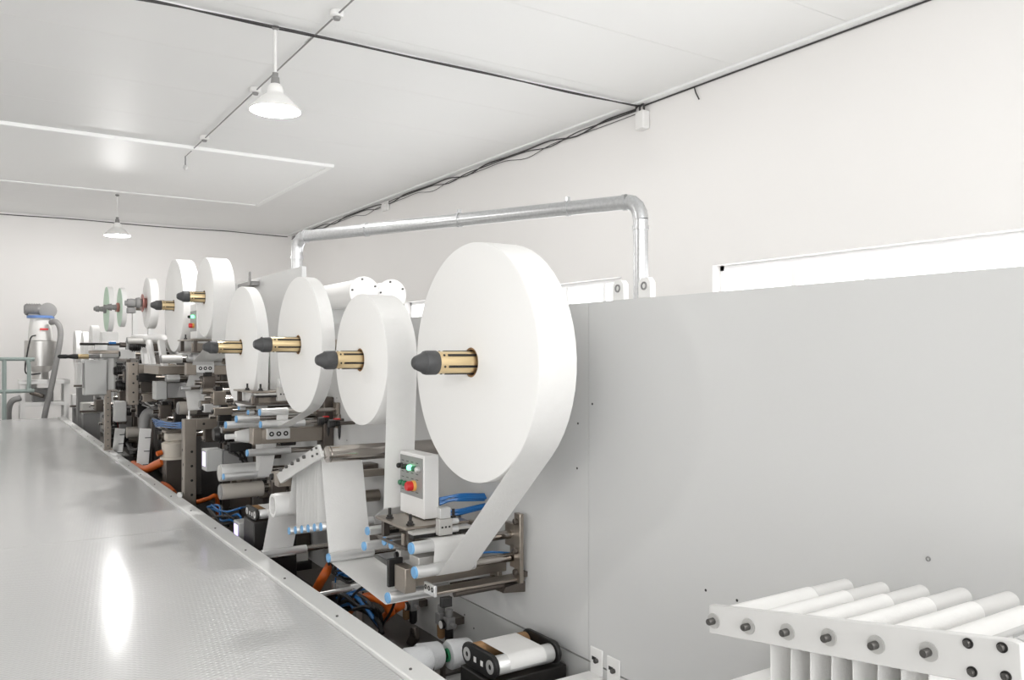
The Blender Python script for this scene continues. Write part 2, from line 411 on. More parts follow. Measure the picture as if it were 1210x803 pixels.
pathE = belt([(R5y, R5z, .2845, 1), (5.98, CAMZ+.06, .012, 1), (6.2, CAMZ-.02, .012, 1)], start_ang=.5)
roll('medium white roll mounted high beside the tall grey plate', R5y, R5z, .284, .15, path=pathE)
roll('large white roll mounted high, partly behind the medium high roll', R6y, R6z, .384, .13)
roll('thin white roll with a red hub, mounted high', R7y, R7z, .244, .075)
spindle('brass spindle with black rubber nose in the largest white roll', R1y, R1z, 1.177)
spindle('brass spindle with black rubber nose in the roll with the hanging wide web', R2y, R2z, 1.195)
spindle('brass spindle with black rubber nose in the roll whose web slants to guide rollers', R3y, R3z, 1.165)
spindle('brass spindle with black rubber nose in the narrow roll behind the slanting web', R4y, R4z, 1.166)
spindle('brass spindle with black rubber nose in the medium high roll', R5y, R5z, 1.205)
spindle('brass spindle with black rubber nose in the large high roll', R6y, R6z, 1.213)
# pale green tape reels far down the line
for (u, v, R, wdt, lab) in ((141, 363, .222, .05, 'thin pale green edged reel nearer the red-hubbed roll'), (125.4, 365, .282, .06, 'thin pale green edged reel at the end of its shaft, the larger of two')):
    y, z = ctr(u, v); t = Thing('tape_reel', lab, 'reel', 'pale green reels')
    t.part('roll_body', MB().lathe((FX+.004, y, z), (1,0,0), [(0, .05), (0, R-.003), (.003, R), (wdt-.003, R), (wdt, R-.003), (wdt, .05), (0, .05)], 64, False), 'paper')
    t.part('green_face', MB().ring((FX, y, z), (1,0,0), .05, R-.004, .0038, 64), 'paper_green')
    t.part('hub', MB().lathe((FX-.03, y, z), (1,0,0), [(0, .05), (.012, .055), (.03, .0495), (wdt+.03, .0495)], 24), 'hub_red' if R < .25 else 'mid_grey')
    t.part('shaft', MB().lathe((FX-.14, y, z), (1,0,0), [(0, .024), (.02, .024), (.02, .034), (.06, .04), (.065, .028), (.109, .034)], 20), 'mid_grey')
    t.part('rear_shaft', MB().cyl((FX+wdt+.03, y, z), (PX-.002, y, z), .03), 'steel')
    if z > CAMZ+.5 or y > 9: t.part('support_post', MB().box(PX-.06, PX-.001, y-.05, y+.05, CAMZ-.36, z+.06), 'white')
    t.done()
# red hub drive for the thin roll
t = Thing('hub_motor', 'grey drive unit with red flange in front of the thin high roll', 'motor')
y, z = R7y, R7z
t.part('flange', MB().lathe((FX-.04, y, z), (1,0,0), [(0, .085), (.008, .085), (.02, .05), (.039, .045)], 28), 'hub_red')
t.part('gear_case', MB().lathe((FX-.10, y, z), (1,0,0), [(0, .038), (.01, .05), (.04, .055), (.045, .04), (.059, .036)], 24), 'mid_grey')
t.part('motor_body', MB().lathe((FX-.19, y, z-.005), (1,0,0), [(0, .024), (.02, .024), (.02, .04), (.06, .045), (.089, .04)], 20), 'mid_grey')
t.part('terminal_box', MB().box(FX-.17, FX-.10, y-.05, y+.05, z-.10, z-.048), 'mid_grey', bev=.006)
t.part('shaft', MB().cyl((FX+.0, y, z), (PX-.002, y, z), .035), 'steel'); t.done()

# ================================================================== guide rollers
# gear housings standing against the panel; shafts end at their covers
HOUSINGS = ((4.95, 5.55, -1.2, -.80, 1.63, 'dark_steel', 'dark gear housing low behind the matt grey drum'), (5.75, 6.35, -1.2, -.62, 1.62, 'pit', 'dark gear housing low behind the L-shaped gantry'), (6.5, 7.2, -1.2, -.55, 1.60, 'dark_steel', 'dark gear housing behind the cream pump'),
        (7.35, 8.1, -1.2, -.5, 1.58, 'pit', 'dark gear housing behind the beige drum'), (8.25, 9.0, -1.2, -.42, 1.58, 'dark_steel', 'dark gear housing behind the drilled post'), (9.2, 10.2, -1.2, -.36, 1.57, 'pit', 'dark gear housing beyond the drilled post'),
        (10.4, 11.4, -1.2, -.4, 1.55, 'dark_steel', 'dark gear housing behind the low silver module'), (6.6, 7.3, -.36, -.12, 1.62, 'pit', 'dark gear housing high beside the hanging sheet'), (7.5, 8.3, -.36, -.02, 1.62, 'dark_steel', 'dark gear housing high behind the small servo motor'), (8.7, 9.5, -.3, .02, 1.6, 'pit', 'dark gear housing high behind the side gantry')) + ((9.65, 10.2, -.32, .0, 1.5, 'pit', 'dark gear housing behind the two dark drive motors'), (10.55, 11.3, -.36, -.06, 1.5, 'dark_steel', 'dark gear housing beyond the two dark drive motors'))
def endx(y, z, r=.02):
    for (y0, y1, a, b, x0, m, lab) in HOUSINGS:
        if y0-r < y < y1+r and CAMZ+a-r < z < CAMZ+b+r: return x0-.0125
    return PX
def roller(label, u, v, xl, r, ur=None, ualu=None, group=None, m='alu', cap='cap_blue', y=None, z=None, bracket=True, rod=.6, name='guide_roller', xr=None):
    t = Thing(name, label, 'roller', group)
    if y is None: p = P(u, v, X=xl); y, z = p.y, p.z
    E = endx(y, z, .046)
    xe = xr if xr else (XatY(ur, y) if ur else E-.02); xe = min(xe, E-.02); xa = XatY(ualu, y) if ualu else xe
    t.part('tube', MB().lathe((xl+.004, y, z), (1,0,0), [(0, r-.002), (.002, r), (xa-xl-.006, r), (xa-xl-.004, r-.002)], 28), m)
    if cap: t.part('end_cap', MB().lathe((xl-.004, y, z), (1,0,0), [(0, r*.86), (.002, r*.94), (.0079, r*.94)], 28), cap)
    if xa < E-.03: t.part('shaft', MB().cyl((xa, y, z), (E-.021, y, z), r*rod), 'steel_roller')
    if bracket: t.part('bracket', MB().box(E-.021, E-.001, y-min(r*1.5, .036), y+min(r*1.5, .036), z-min(r*2, .045), z+min(r*2, .045)), 'steel', bev=.003)
    t.done(); return y, z
roller('upper blue-capped guide roller carrying the web of the largest roll', 0, 0, 1.309, rA1, y=yA1, z=zA1, ualu=545, rod=.75)
roller('lower blue-capped guide roller carrying the web of the largest roll', 0, 0, 1.305, rA2, y=yA2, z=zA2, ualu=560, rod=.75)
yR3, zR3 = roller('blue-capped guide roller under the steel clamp block, white sheet around it', 458, 706, 1.27, .021, ualu=530, rod=.8)
yR4, zR4 = roller('long slim blue-capped roller the white hanging sheet turns around', 388, 659, 1.25, .020, ualu=441, rod=.6)
for (u, v, xl, L, r, lab) in ((434, 627, 1.33, .07, .018, 'short blue-capped stub roller highest beside the bench'), (430, 645, 1.3, .1, .019, 'short blue-capped stub roller lowest beside the bench'),
                         (454, 639, 1.34, .08, .018, 'short blue-capped stub roller under the bench plate, one of a close pair'), (462, 643, 1.34, .08, .018, 'short blue-capped stub roller under the bench plate, one of a close pair')):
    roller(lab, u, v, xl, r, xr=xl+L, group='stub rollers at the bench', rod=.5)
# unit under the roll with slanting web
roller('upper blue-capped guide roller under the narrow roll with slanting web', 306.6, 487, 1.3, .020, ualu=340)
roller('lower blue-capped guide roller under the narrow roll with slanting web', 307.7, 501.5, 1.3, .020, ualu=360, rod=.7)
roller('short blue-capped roller left of the two carrying the slanting web', 279, 495, 1.25, .021, ur=306)
roller('long blue-capped roller at the end of the steel frame arm', 266.5, 502, 1.2, .021, ur=305)
roller('tiny blue-capped roller below the studded plate, farther of two', 282, 482, 1.33, .013, ur=290)
roller('tiny blue-capped roller below the studded plate, nearer of two', 293, 487, 1.33, .015, ur=300)
yC5, zC5 = roller('blue-capped roller with a narrow strip of web folded over it', 292, 535, 1.3, .021, ualu=343, rod=.7)
yC6, zC6 = roller('blue-capped roller in front of the shiny aluminium drum', 264, 563, 1.2, .019, ualu=315)
yDr = yD
roller('shiny aluminium drum with web hanging onto it', 0, 0, 1.2, .05, y=yD+.02, z=zD-.005, ualu=303, cap='alu_mat', rod=.4, name='drum')
p = P(260, 581, X=1.2); roller('matt grey rubber drum beneath the shiny aluminium drum', 0, 0, 1.2, .046, y=p.y, z=p.z, ur=310, m='rubber_drum', cap='mid_grey', rod=.5, name='drum')
t = Thing('web_strip', 'narrow strip of white web folded over a blue-capped roller', 'web')
yC7, zC7 = yC6+.01, zC6-.006
t.part('strip', MB().ribbon(belt([(4.72, CAMZ-.42, .01, 1), (yC5, zC5, .0225, -1), (yC6, zC6, .0205, 1)], end_ang=0), XatY(311, yC5), XatY(327, yC5)), 'web'); t.done()

# ================================================================== hanging sheet unit (accumulator) and its near twin
def accumulator(label, bolts_uv, xp, plate_top, plate_bot, rr, xlen, nlow=None, plate_th=.014, big=False):
    t = Thing('roller_rack', label, 'roller rack')
    pl = MB().prism([P(u, v, X=xp) for u, v in plate_top+plate_bot[::-1]], (plate_th, 0, 0))
    k = t.part('side_plate', pl, 'plate_white', bev=.002)
    cs = []
    for (u, v) in bolts_uv:
        p = P(u, v, X=xp); cs.append((p.y, p.z))
        if big: t.part('washer', MB().lathe((xp-.003, p.y, p.z), (1,0,0), [(0, .0145), (.0028, .0145)], 24), 'washer')
        t.part('bolt', BOLT if not big else BOLT_W, None, at=(xp-(.003 if big else 0), p.y, p.z))
        t.part('roller', MB().lathe((xp+plate_th+.003, p.y, p.z), (1,0,0), [(0, rr-.002), (.002, rr), (xlen, rr), (xlen+.002, rr-.002)], 28), 'plate_white' if big else 'alu')
    return t, cs, k
tb, csB, k = accumulator('white slanted frame with five bolts above the hanging white sheet', [(333,554.5),(339.5,551),(346.5,547.3),(353.5,543.3),(360.5,539.5)], 1.2,
                      [(326,560),(375,525)], [(331,571),(380,540)], .02, .26)
for q in ((369,531),(374.5,529),(370,538.5),(375.5,536)): pp = P(*q, X=1.2); tb.part('bolt', BOLT_S, None, at=(1.2, pp.y, pp.z))
pe = P(372, 534, X=1.2)
tb.part('carrier_roller', MB().lathe((1.215, 3.25, pe.z), (1,0,0), [(0, .034), (.008, .034), (.008, .028), (.014, .028), (.014, .034), (.51, .034)], 32), 'steel_roller')
pl_ = P(328, 565, X=1.2); tb.part('end_block', MB().box(1.2, 1.28, pl_.y-.01, pl_.y+.05, pl_.z-.04, pl_.z+.03), 'steel', bev=.003)
tb.part('pivot_arm', MB().box(1.28, PX-.002, pl_.y+.0, pl_.y+.035, pl_.z-.03, pl_.z+.005), 'steel', bev=.003); tb.done()
lows = []
tg = Thing('roller_gang', 'row of six blue-capped rollers below the hanging white sheet', 'roller gang')
for i in range(6):
    u = 342+i*7.5; v = 627-i*1.0; p = P(u, v, X=1.25); lows.append((p.y, p.z))
    tt = tg.part('roller', MB().lathe((1.25, p.y, p.z), (1,0,0), [(0, .018), (.002, .019), (.24, .019)], 24), 'alu')
    tg.part('end_cap', MB().lathe((1.246, p.y, p.z), (1,0,0), [(0, .0165), (.002, .018), (.0039, .018)], 24), 'cap_blue', tt)
tg.part('carrier', MB().box(1.495, 1.515, lows[-1][0]-.03, lows[0][0]+.03, lows[0][1]-.03, lows[0][1]+.03), 'dark_steel')
tg.part('guide_arm', MB().box(1.515, PX-.002, 3.6, 3.66, lows[0][1]-.02, lows[0][1]+.02), 'dark_steel'); tg.done()
# the sheet: zigzag over frame rollers and gang, then down to the slim roller and on towards the clamp
circ = []
tubeY, tubeZ, tubeR = P(322, 597, X=1.2).y, P(322, 597, X=1.2).z, .056
yRL, zRL = P(308, 655, X=1.2).y, P(308, 655, X=1.2).z
circ = [(tubeY, tubeZ, tubeR+.001, 1)]
seq = []
ups = csB[:]                     # far to near
lo = lows
circ = [(ups[0][0], ups[0][1], .021, -1)]
path = []
allc = []
for i in range(5):
    allc.append((ups[i][0], ups[i][1], .021, -1))
    if i < 4: allc.append(((ups[i][0]+ups[i+1][0])/2, lo[min(i+1, 5)][1]-.0, .02, 1))
# direction: travelling from far (large Y) to near (small Y): over the top turning +1, under turning -1
allc = [(a, b, r, -s) for a, b, r, s in allc]
pathS = belt([(tubeY, tubeZ, tubeR+.001, -1)]+allc+[(yR4, zR4, .0212, -1), (yR3, zR3, .0222, -1)], start_ang=-1.2, end_ang=-2.2)
ts = Thing('fabric_sheet', 'wide white nonwoven sheet hanging in loops from the slanted frame', 'web')
ts.part('sheet', MB().ribbon(pathS, 1.262, 1.452), 'web'); ts.done()
tt = Thing('core_tube', 'white open-ended core tube with web hanging below it', 'tube')
tt.part('tube', MB().ring((1.2, tubeY, tubeZ), (1,0,0), .042, tubeR, .3, 40), 'white')
tt.part('shaft', MB().cyl((1.34, tubeY, tubeZ), (PX-.002, tubeY, tubeZ), .03), 'steel')
tt.part('web', MB().ribbon(belt([(tubeY, tubeZ, tubeR+.0015, -1), (yRL, zRL, .0225, -1)], start_ang=1.6, end_ang=-2.6), 1.215, 1.37), 'web'); tt.done()
roller('slim grey roller low down with web from the core tube on it', 308, 655, 1.2, .021, ualu=362, cap='mid_grey', rod=.7)

# near twin at the lower right
bolts = [(844,733),(885,739.5),(931,746),(980,752.5),(1036,761),(1098,769.5)]
tn, csN, k = accumulator('white slanted roller frame with six washered bolts in front of the plain grey panel', bolts, 1.2,
        [(838,714),(1196,756),(1206,761)], [(838,748),(1160,809),(1209,818)], .0185, .40, big=True)
for q in ((1144,759.5),(1184.5,764.5),(1149,793),(1189,798.5)):
    pp = P(*q, X=1.2); tn.part('counterbore', MB().ring((1.2, pp.y, pp.z), (-1,0,0), .0045, .0075, .002, 20), 'black_metal'); tn.part('bolt', BOLT_S, None, at=(1.2, pp.y, pp.z))
pn = P(1166, 779, X=1.2)
tn.part('end_block', MB().box(1.216, 1.28, pn.y-.06, pn.y+.03, pn.z-.05, pn.z-.008), 'white', bev=.003)
tn.part('carrier_roller', MB().cyl((1.22, pn.y-.035, pn.z+.014), (PX-.002, pn.y-.035, pn.z+.014), .022), 'alu'); tn.done()
tw = Thing('fabric_sheet', 'white nonwoven sheet over the rollers in front of the plain grey panel', 'web')
cn = [(a, b, .0195, 1) for a, b in csN]
low = []
for i, (a, b, r, s) in enumerate(cn):
    low.append((a, b, r, s))
    if i == 0: low.append(((a+cn[1][0])/2, b-.008, .006, -1))
    elif i < 5: low.append(((a+cn[i+1][0])/2, b-.30, .0185, -1))
tw.part('sheet', MB().ribbon(belt(low, start_ang=.3, end_ang=3.0), 1.235, 1.49), 'web'); tw.done()
tg = Thing('roller_gang', 'row of white rollers below the slanted frame, sheet looped around them', 'roller gang')
for a, b, r, s in low:
    if s == -1 and r > .01: tg.part('roller', MB().cyl((1.23, a, b), (1.56, a, b), .0175), 'white')
tg.part('carrier', MB().box(1.56, 1.58, csN[5][0]-.02, csN[1][0]+.01, CAMZ-.84, CAMZ-.72), 'white'); tg.part('guide_arm', MB().box(1.58, PX-.002, .85, .92, CAMZ-.8, CAMZ-.76), 'steel'); tg.done()
pw = P(872, 802, X=1.3)
one('chute_plate', 'white flat chute plate under the slanted frame by the grey panel', 'plate', MB().box(1.29, PX-.001, 1.04, 1.4, CAMZ-.80-.03, CAMZ-.80), 'white', bev=.004)

# ================================================================== near unit: control box, bench, clamp, tubes
def control_box(label, x0, x1, y0, y1, z0, z1, fz0, fz1, full=True, group=None):
    t = Thing('control_box', label, 'control box', group)
    t.part('housing', MB().box(x0, x1, y0, y1, z0, z1), 'white', bev=.004)
    fp = t.part('face_plate', MB().box(x0-.003, x0-.0002, y0+.008, y1-.008, fz0, fz1), 'face_grey', bev=.001)
    H = fz1-fz0; Wd = y1-y0
    def btn(name, fy, fz, m, r, L, pr=None):
        yy, zz = y1-fy*Wd, fz1-fz*H
        return t.part(name, MB().lathe((x0-.003, yy, zz), (-1,0,0), [(0, r), (L*.8, r), (L, r*.8)], 18), m)
    if full:
        for fy, m in ((.12, 'black'), (.3, 'black'), (.5, 'green_lit'), (.68, 'green_btn'), (.83, 'alu')): btn('switch' if m == 'black' else 'button', fy, .28, m, .0105, .022 if m == 'black' else .016)
        for fy in (.12, .28): btn('button', fy, .72, 'green_btn', .0105, .016)
        btn('stop_collar', .64, .72, 'amber', .021, .014); btn('stop_button', .64, .72, 'red', .0195, .036)
        for fz in (.14, .42, .56, .88):
            for fy in (.14, .34, .54, .74): t.part('legend', MB().box(x0-.0034, x0-.003, y1-fy*Wd-.012, y1-fy*Wd+.008, fz1-fz*H-.0014, fz1-fz*H+.0014), 'black', fp)
    else:
        btn('switch', .3, .28, 'black', .011, .03); btn('button', .6, .28, 'green_lit', .012, .02)
        btn('stop_collar', .6, .72, 'amber', .019, .014); btn('stop_button', .6, .72, 'red', .018, .036)
    t.done()
control_box('white control box with red stop button below the largest roll', 1.45, 1.516, 2.835, 3.046, CAMZ-.638, CAMZ-.392, CAMZ-.56, CAMZ-.405)
def bench(label, x0, x1, y0, y1, z, zlow, studs, blk=True, group=None):
    t = Thing('mounting_bench', label, 'bench', group)
    t.part('top_plate', MB().box(x0, x1, y0, y1, z-.010, z), 'steel', bev=.0015)
    for (sx, sy) in studs: t.part('stud', STUD, None, at=(sx, sy, z))
    for (px, py) in ((x0+.03, y0+.02), (x0+.03, y1-.03), (x1-.04, y0+.02), (x1-.04, y1-.03)): t.part('post', MB().box(px-.012, px+.012, py-.012, py+.012, zlow, z-.0105), 'dark_steel')
    t.part('lower_plate', MB().box(x0+.005, PX-.002, y0+.01, y1-.01, zlow-.012, zlow-.0005), 'dark_steel')
    t.part('cross_bar', MB().box(x0+.012, x1-.03, y0+.036, y0+.06, zlow, z-.03), 'steel')
    if blk: t.part('black_bar', MB().box(x0+.01, x1-.01, y0-.045, y0-.012, z-.034, z-.021), 'black_metal'); t.part('bar_cover', MB().box(x0+.01, x1-.01, y0-.045, y0+.0, z-.0205, z-.0115), 'alu_mat')
    t.done()
bench('steel bench plate with black studs under the control box of the largest roll', 1.33, 1.6, 2.75, 3.02, CAMZ-.641, CAMZ-.715, ((1.36, 2.95), (1.37, 2.79), (1.56, 2.8)))
def air_valve(label, x0, y0, z0, sc=1):
    t = Thing('air_valve', label, 'valve'); a = sc
    b = t.part('body', MB().box(x0, x0+.055*a, y0, y0+.03*a, z0, z0+.06*a), 'alu_mat', bev=.002)
    t.part('upper_block', MB().box(x0+.006*a, x0+.05*a, y0+.004*a, y0+.034*a, z0+.0605*a, z0+.10*a), 'alu', bev=.002)
    for i in range(2): t.part('fitting', MB().cyl((x0+.0555*a, y0+.015*a, z0+(.015+.03*i)*a), (x0+.085*a, y0+.015*a, z0+(.015+.03*i)*a), .011*a, 14), 'alu')
    for i in range(3): t.part('port', MB().lathe((x0+(.012+.015*i)*a, y0-.0005, z0+.03*a), (0,-1,0), [(0, .004*a), (.0006, .004*a)], 10), 'black', b)
    t.done()
air_valve('silver pneumatic valve block below the control box', 1.43, 2.672, CAMZ-.668, 1.0)
t = Thing('air_hose_bundle', 'bundle of blue air hoses behind the control box', 'hoses')
for i in range(7):
    g_ = 0 if i < 4 else 9; a = P(519, 589+i*2.2+g_*.9, X=1.525); b = P(546, 584+i*2.2+g_, X=1.62); c = P(572+(i % 3), 584+i*2.0+g_*.4, X=1.74)
    t.part('hose', MB().tube([a, (a+b)/2+Vector((0, 0, .008*(i % 2))), b, c], .0058), 'tube_blue')
t.done()
one('air_hose', 'single blue air hose running along above the lower guide roller', 'hose', MB().tube([P(556, 654, X=1.6), P(580, 652, X=1.66), P(604, 653, X=1.74)], .004), 'tube_blue')
t = Thing('clamp_block', 'steel clamp block with dark jaw beside the lower guide roller', 'clamp')
t.part('block', MB().box(1.30, 1.345, 2.69, 2.78, CAMZ-.865, CAMZ-.775), 'steel', bev=.003)
t.part('jaw', MB().box(1.285, 1.345, 2.80, 2.815, CAMZ-.865, CAMZ-.76), 'black_metal', bev=.003)
t.part('arm', MB().box(1.345, PX-.002, 2.71, 2.76, CAMZ-.85, CAMZ-.81), 'steel', bev=.003)
t.part('upper_block', MB().box(1.36, 1.46, 2.70, 2.78, CAMZ-.8095, CAMZ-.745), 'alu_mat', bev=.003); t.done()
t = Thing('linear_rail', 'aluminium profile rail with steel slide below the lower guide roller', 'rail')
xr0 = 1.36; yr = 2.63; zr = CAMZ-.84
pr = t.part('profile', MB().box(xr0, xr0+.012, yr-.05, yr+.03, zr-.02, zr+.02), 'alu', bev=.002)
for i in range(3): t.part('slot', MB().ring((xr0, yr-.035+.025*i, zr+.004), (-1,0,0), .004, .009, .001, 14), 'black_metal', pr)
t.part('rail', MB().box(xr0+.013, PX-.002, yr-.05, yr+.02, zr-.014, zr-.004), 'steel', bev=.002)
t.part('slide_tube', MB().cyl((xr0+.1, yr-.015, zr-.03), (PX-.08, yr-.015, zr-.03), .013), 'dark_steel')
t.part('sensor', MB().box(xr0+.02, xr0+.06, yr-.075, yr-.052, zr-.055, zr-.02), 'black', bev=.002)
t.part('wall_foot', MB().prism([(PX-.1, yr-.05, zr-.05), (PX-.002, yr-.05, zr-.06), (PX-.002, yr-.05, zr-.02), (PX-.09, yr-.05, zr-.03)], (0, .05, 0)), 'dark_steel'); t.done()
t = Thing('mount_plate', 'steel upright plate on the grey panel holding the guide roller brackets', 'plate')
t.part('plate', MB().box(PX-.04, PX-.022, 2.56, 2.60, CAMZ-.86, CAMZ-.60), 'steel', bev=.002)
t.part('standoff', MB().box(PX-.022, PX-.001, 2.565, 2.595, CAMZ-.84, CAMZ-.82), 'dark_steel')
for zz in (-.63, -.74, -.82): t.part('knob', MB().lathe((PX-.0405, 2.58, CAMZ+zz), (-1,0,0), [(0, .012), (.012, .012), (.014, .009)], 14), 'dark_steel')
t.done()
# filter-regulator group on the lower sheet
def frl(label, u, v, sc=1.0):
    t = Thing('air_regulator', label, 'regulator'); p = P(u, v, X=1.68); x, y, z = 1.68, p.y, p.z
    t.part('bracket', MB().box(x+.02, PX-.002, y-.03, y+.06, z-.01, z+.02), 'dark_steel')
    for i, dy in enumerate((-.02, .05)):
        t.part('body', MB().box(x-.02, x+.02, y+dy-.02, y+dy+.02, z-.02, z+.03), 'mid_grey', bev=.004)
        t.part('bowl', MB().lathe((x, y+dy, z-.02), (0,0,-1), [(0, .018), (.05, .018), (.06, .012), (.062, .004)], 16), 'black' if i == 0 else 'cardboard')
        t.part('knob', MB().lathe((x, y+dy, z+.03), (0,0,1), [(0, .012), (.006, .016), (.03, .016), (.033, .012)], 16), 'mid_grey')
    g = t.part('gauge', MB().lathe((x-.02, y-.02, z+.003), (-1,0,0), [(0, .008), (.008, .008), (.008, .02), (.02, .02)], 20), 'black_metal')
    t.part('dial', MB().lathe((x-.04, y-.02, z+.003), (-1,0,0), [(0, .0165), (.0012, .0165)], 20), 'white', g)
    t.part('outlet', MB().cyl((x, y-.04, z+.005), (x, y-.075, z+.005), .008), 'mid_grey'); t.done()
frl('grey air regulator with dial gauge on the lower panel, nearer the spools', 528, 735)
frl('grey air regulator with dial gauge on the lower panel, behind the orange hose', 486, 714)
p = P(486, 752, X=1.6); yy, zz = p.y, p.z
t = Thing('link_arm', 'dark steel link arm with round end standing on the machine bed', 'arm')
t.part('arm', MB().prism([(1.6, yy+.06, BEDZ), (1.6, yy-.0, BEDZ), (1.6, yy-.045, zz+.0), (1.6, yy-.03, zz+.05), (1.6, yy+.0, zz+.03)], (.02, 0, 0)), 'dark_steel', bev=.004)
t.part('eye', MB().ring((1.6, yy-.02, zz+.025), (-1,0,0), .008, .02, .006, 20), 'dark_steel'); t.done()
# yarn spools and black roller unit on a tray
t = Thing('tray', 'white tray bracketed to the grey panel beside the black roller unit', 'tray')
t.part('tray_plate', MB().box(1.24, PX-.002, 2.28, 2.88, CAMZ-1.30, CAMZ-1.28), 'panel_low', bev=.003)
t.part('leg', MB().box(1.26, 1.32, 2.30, 2.36, 0, CAMZ-1.301), 'grey_paint'); t.part('leg', MB().box(1.26, 1.32, 2.80, 2.86, 0, CAMZ-1.301), 'grey_paint'); t.done()
for (u, v, xl, lab) in ((493, 777, 1.40, 'white yarn spool with green core beside the black roller unit'), (529, 772, 1.52, 'white yarn spool with green core nearest the grey panel'), (478, 783, 1.30, 'white yarn spool half hidden by the walkway edge')):
    p = P(u, v, X=xl); t = Thing('yarn_spool', lab, 'spool', 'yarn spools'); r = .056; z = p.z-.005; y = max(p.y, 2.6)
    t.part('yarn', MB().lathe((xl, y, z), (1,0,0), [(0, .026), (.0, r-.006), (.01, r), (.09, r-.006), (.10, r-.014), (.10, .02), (0, .026)], 36, False), 'yarn')
    t.part('core', MB().ring((xl-.008, y, z), (1,0,0), .016, .025, .116, 24), 'green_core')
    t.part('peg', MB().cyl((xl+.0, y, z), (xl+.115, y, z), .009), 'dark_steel')
    t.part('stand', MB().box(xl+.103, xl+.115, y-.012, y+.012, CAMZ-1.28, z-.0), 'dark_steel'); t.done()
def black_unit(label, x0, x1, c1, c2, r, base, group=None, lab2=True, sc=1):
    """obround black side plates with two rollers and a strip of web"""
    t = Thing('roller_unit', label, 'roller unit', group)
    def obround(x, th):
        a, b = Vector(c1), Vector(c2); d = (b-a).normalized(); n = Vector((-d.y, d.x)); rr = r*1.05; pts = []
        ang = math.atan2(d.y, d.x)
        for k in range(9): g = ang+math.pi/2+math.pi*k/8; pts.append((x, a.x+rr*math.cos(g), a.y+rr*math.sin(g)))
        for k in range(9): g = ang-math.pi/2+math.pi*k/8; pts.append((x, b.x+rr*math.cos(g), b.y+rr*math.sin(g)))
        return MB().prism(pts, (th, 0, 0))
    s1 = t.part('side_plate', obround(x0, .016), 'black', bev=.003); t.part('side_plate', obround(x1-.03, .016), 'black', bev=.003)
    for (cy, cz) in (c1, c2):
        t.part('roller', MB().lathe((x0+.02, cy, cz), (1,0,0), [(0, r*.8), (.004, r*.86), (x1-x0-.06, r*.86), (x1-x0-.055, r*.8)], 28), 'alu' if (cy, cz) == c2 else 'cardboard')
        t.part('bearing', MB().ring((x0-.002, cy, cz), (1,0,0), r*.25, r*.62, .0018, 24), 'alu', s1)
    t.part('web', MB().ribbon(belt([(c1[0]+.06, c1[1]-.01, .004, 1), (c1[0], c1[1], r*.87, 1), (c2[0], c2[1], r*.87, 1)], end_ang=math.pi+.35), x0+.06, x1-.075), 'web')
    m = (Vector(c1)+Vector(c2))/2
    for k, dy in enumerate((.022, -.022)):
        t.part('warning_label', MB().box(x0-.0008, x0-.0001, m.x+dy-.008, m.x+dy+.008, m.y-.004-.009, m.y-.004+.009), 'white', s1)
    t.part('base', MB().box(x0-.01, x1+.02, min(c1[0], c2[0])-.02, max(c1[0], c2[0])+.03, base, min(c1[1], c2[1])-r*1.2), 'black_metal', bev=.004); t.done()
c1 = P(552, 772, X=1.42); c2 = P(579, 788, X=1.42)
black_unit('black two-roller unit with warning labels and white web, beside the yarn spools', 1.42, 1.70, (c1.y, c1.z), (c2.y, c2.z), .037, CAMZ-1.28)
for i, (u, lab) in enumerate(((706, 'white flat arm bolted to the panel, nearer the black roller unit'), (726, 'white flat arm bolted to the panel, farther from the black roller unit'))):
    yc = P(u, 779, X=PX).y; t = Thing('tray_bracket', lab, 'arm'); dz = -.006*i
    k = t.part('tab', MB().box(PX-.006, PX-.0005, yc-.032, yc+.032, CAMZ-1.085+dz, CAMZ-.985+dz), 'white', bev=.003)
    t.part('slot', MB().box(PX-.0066, PX-.006, yc+.0, yc+.022, CAMZ-1.028+dz, CAMZ-1.016+dz), 'black', k)
    t.part('bolt', BOLT, None, at=(PX-.006, yc-.005, CAMZ-1.025+dz))
    t.part('arm_plate', MB().box(1.24, PX-.0065, yc-.036, yc+.036, CAMZ-1.10+dz, CAMZ-1.07+dz), 'white', bev=.004); t.done()
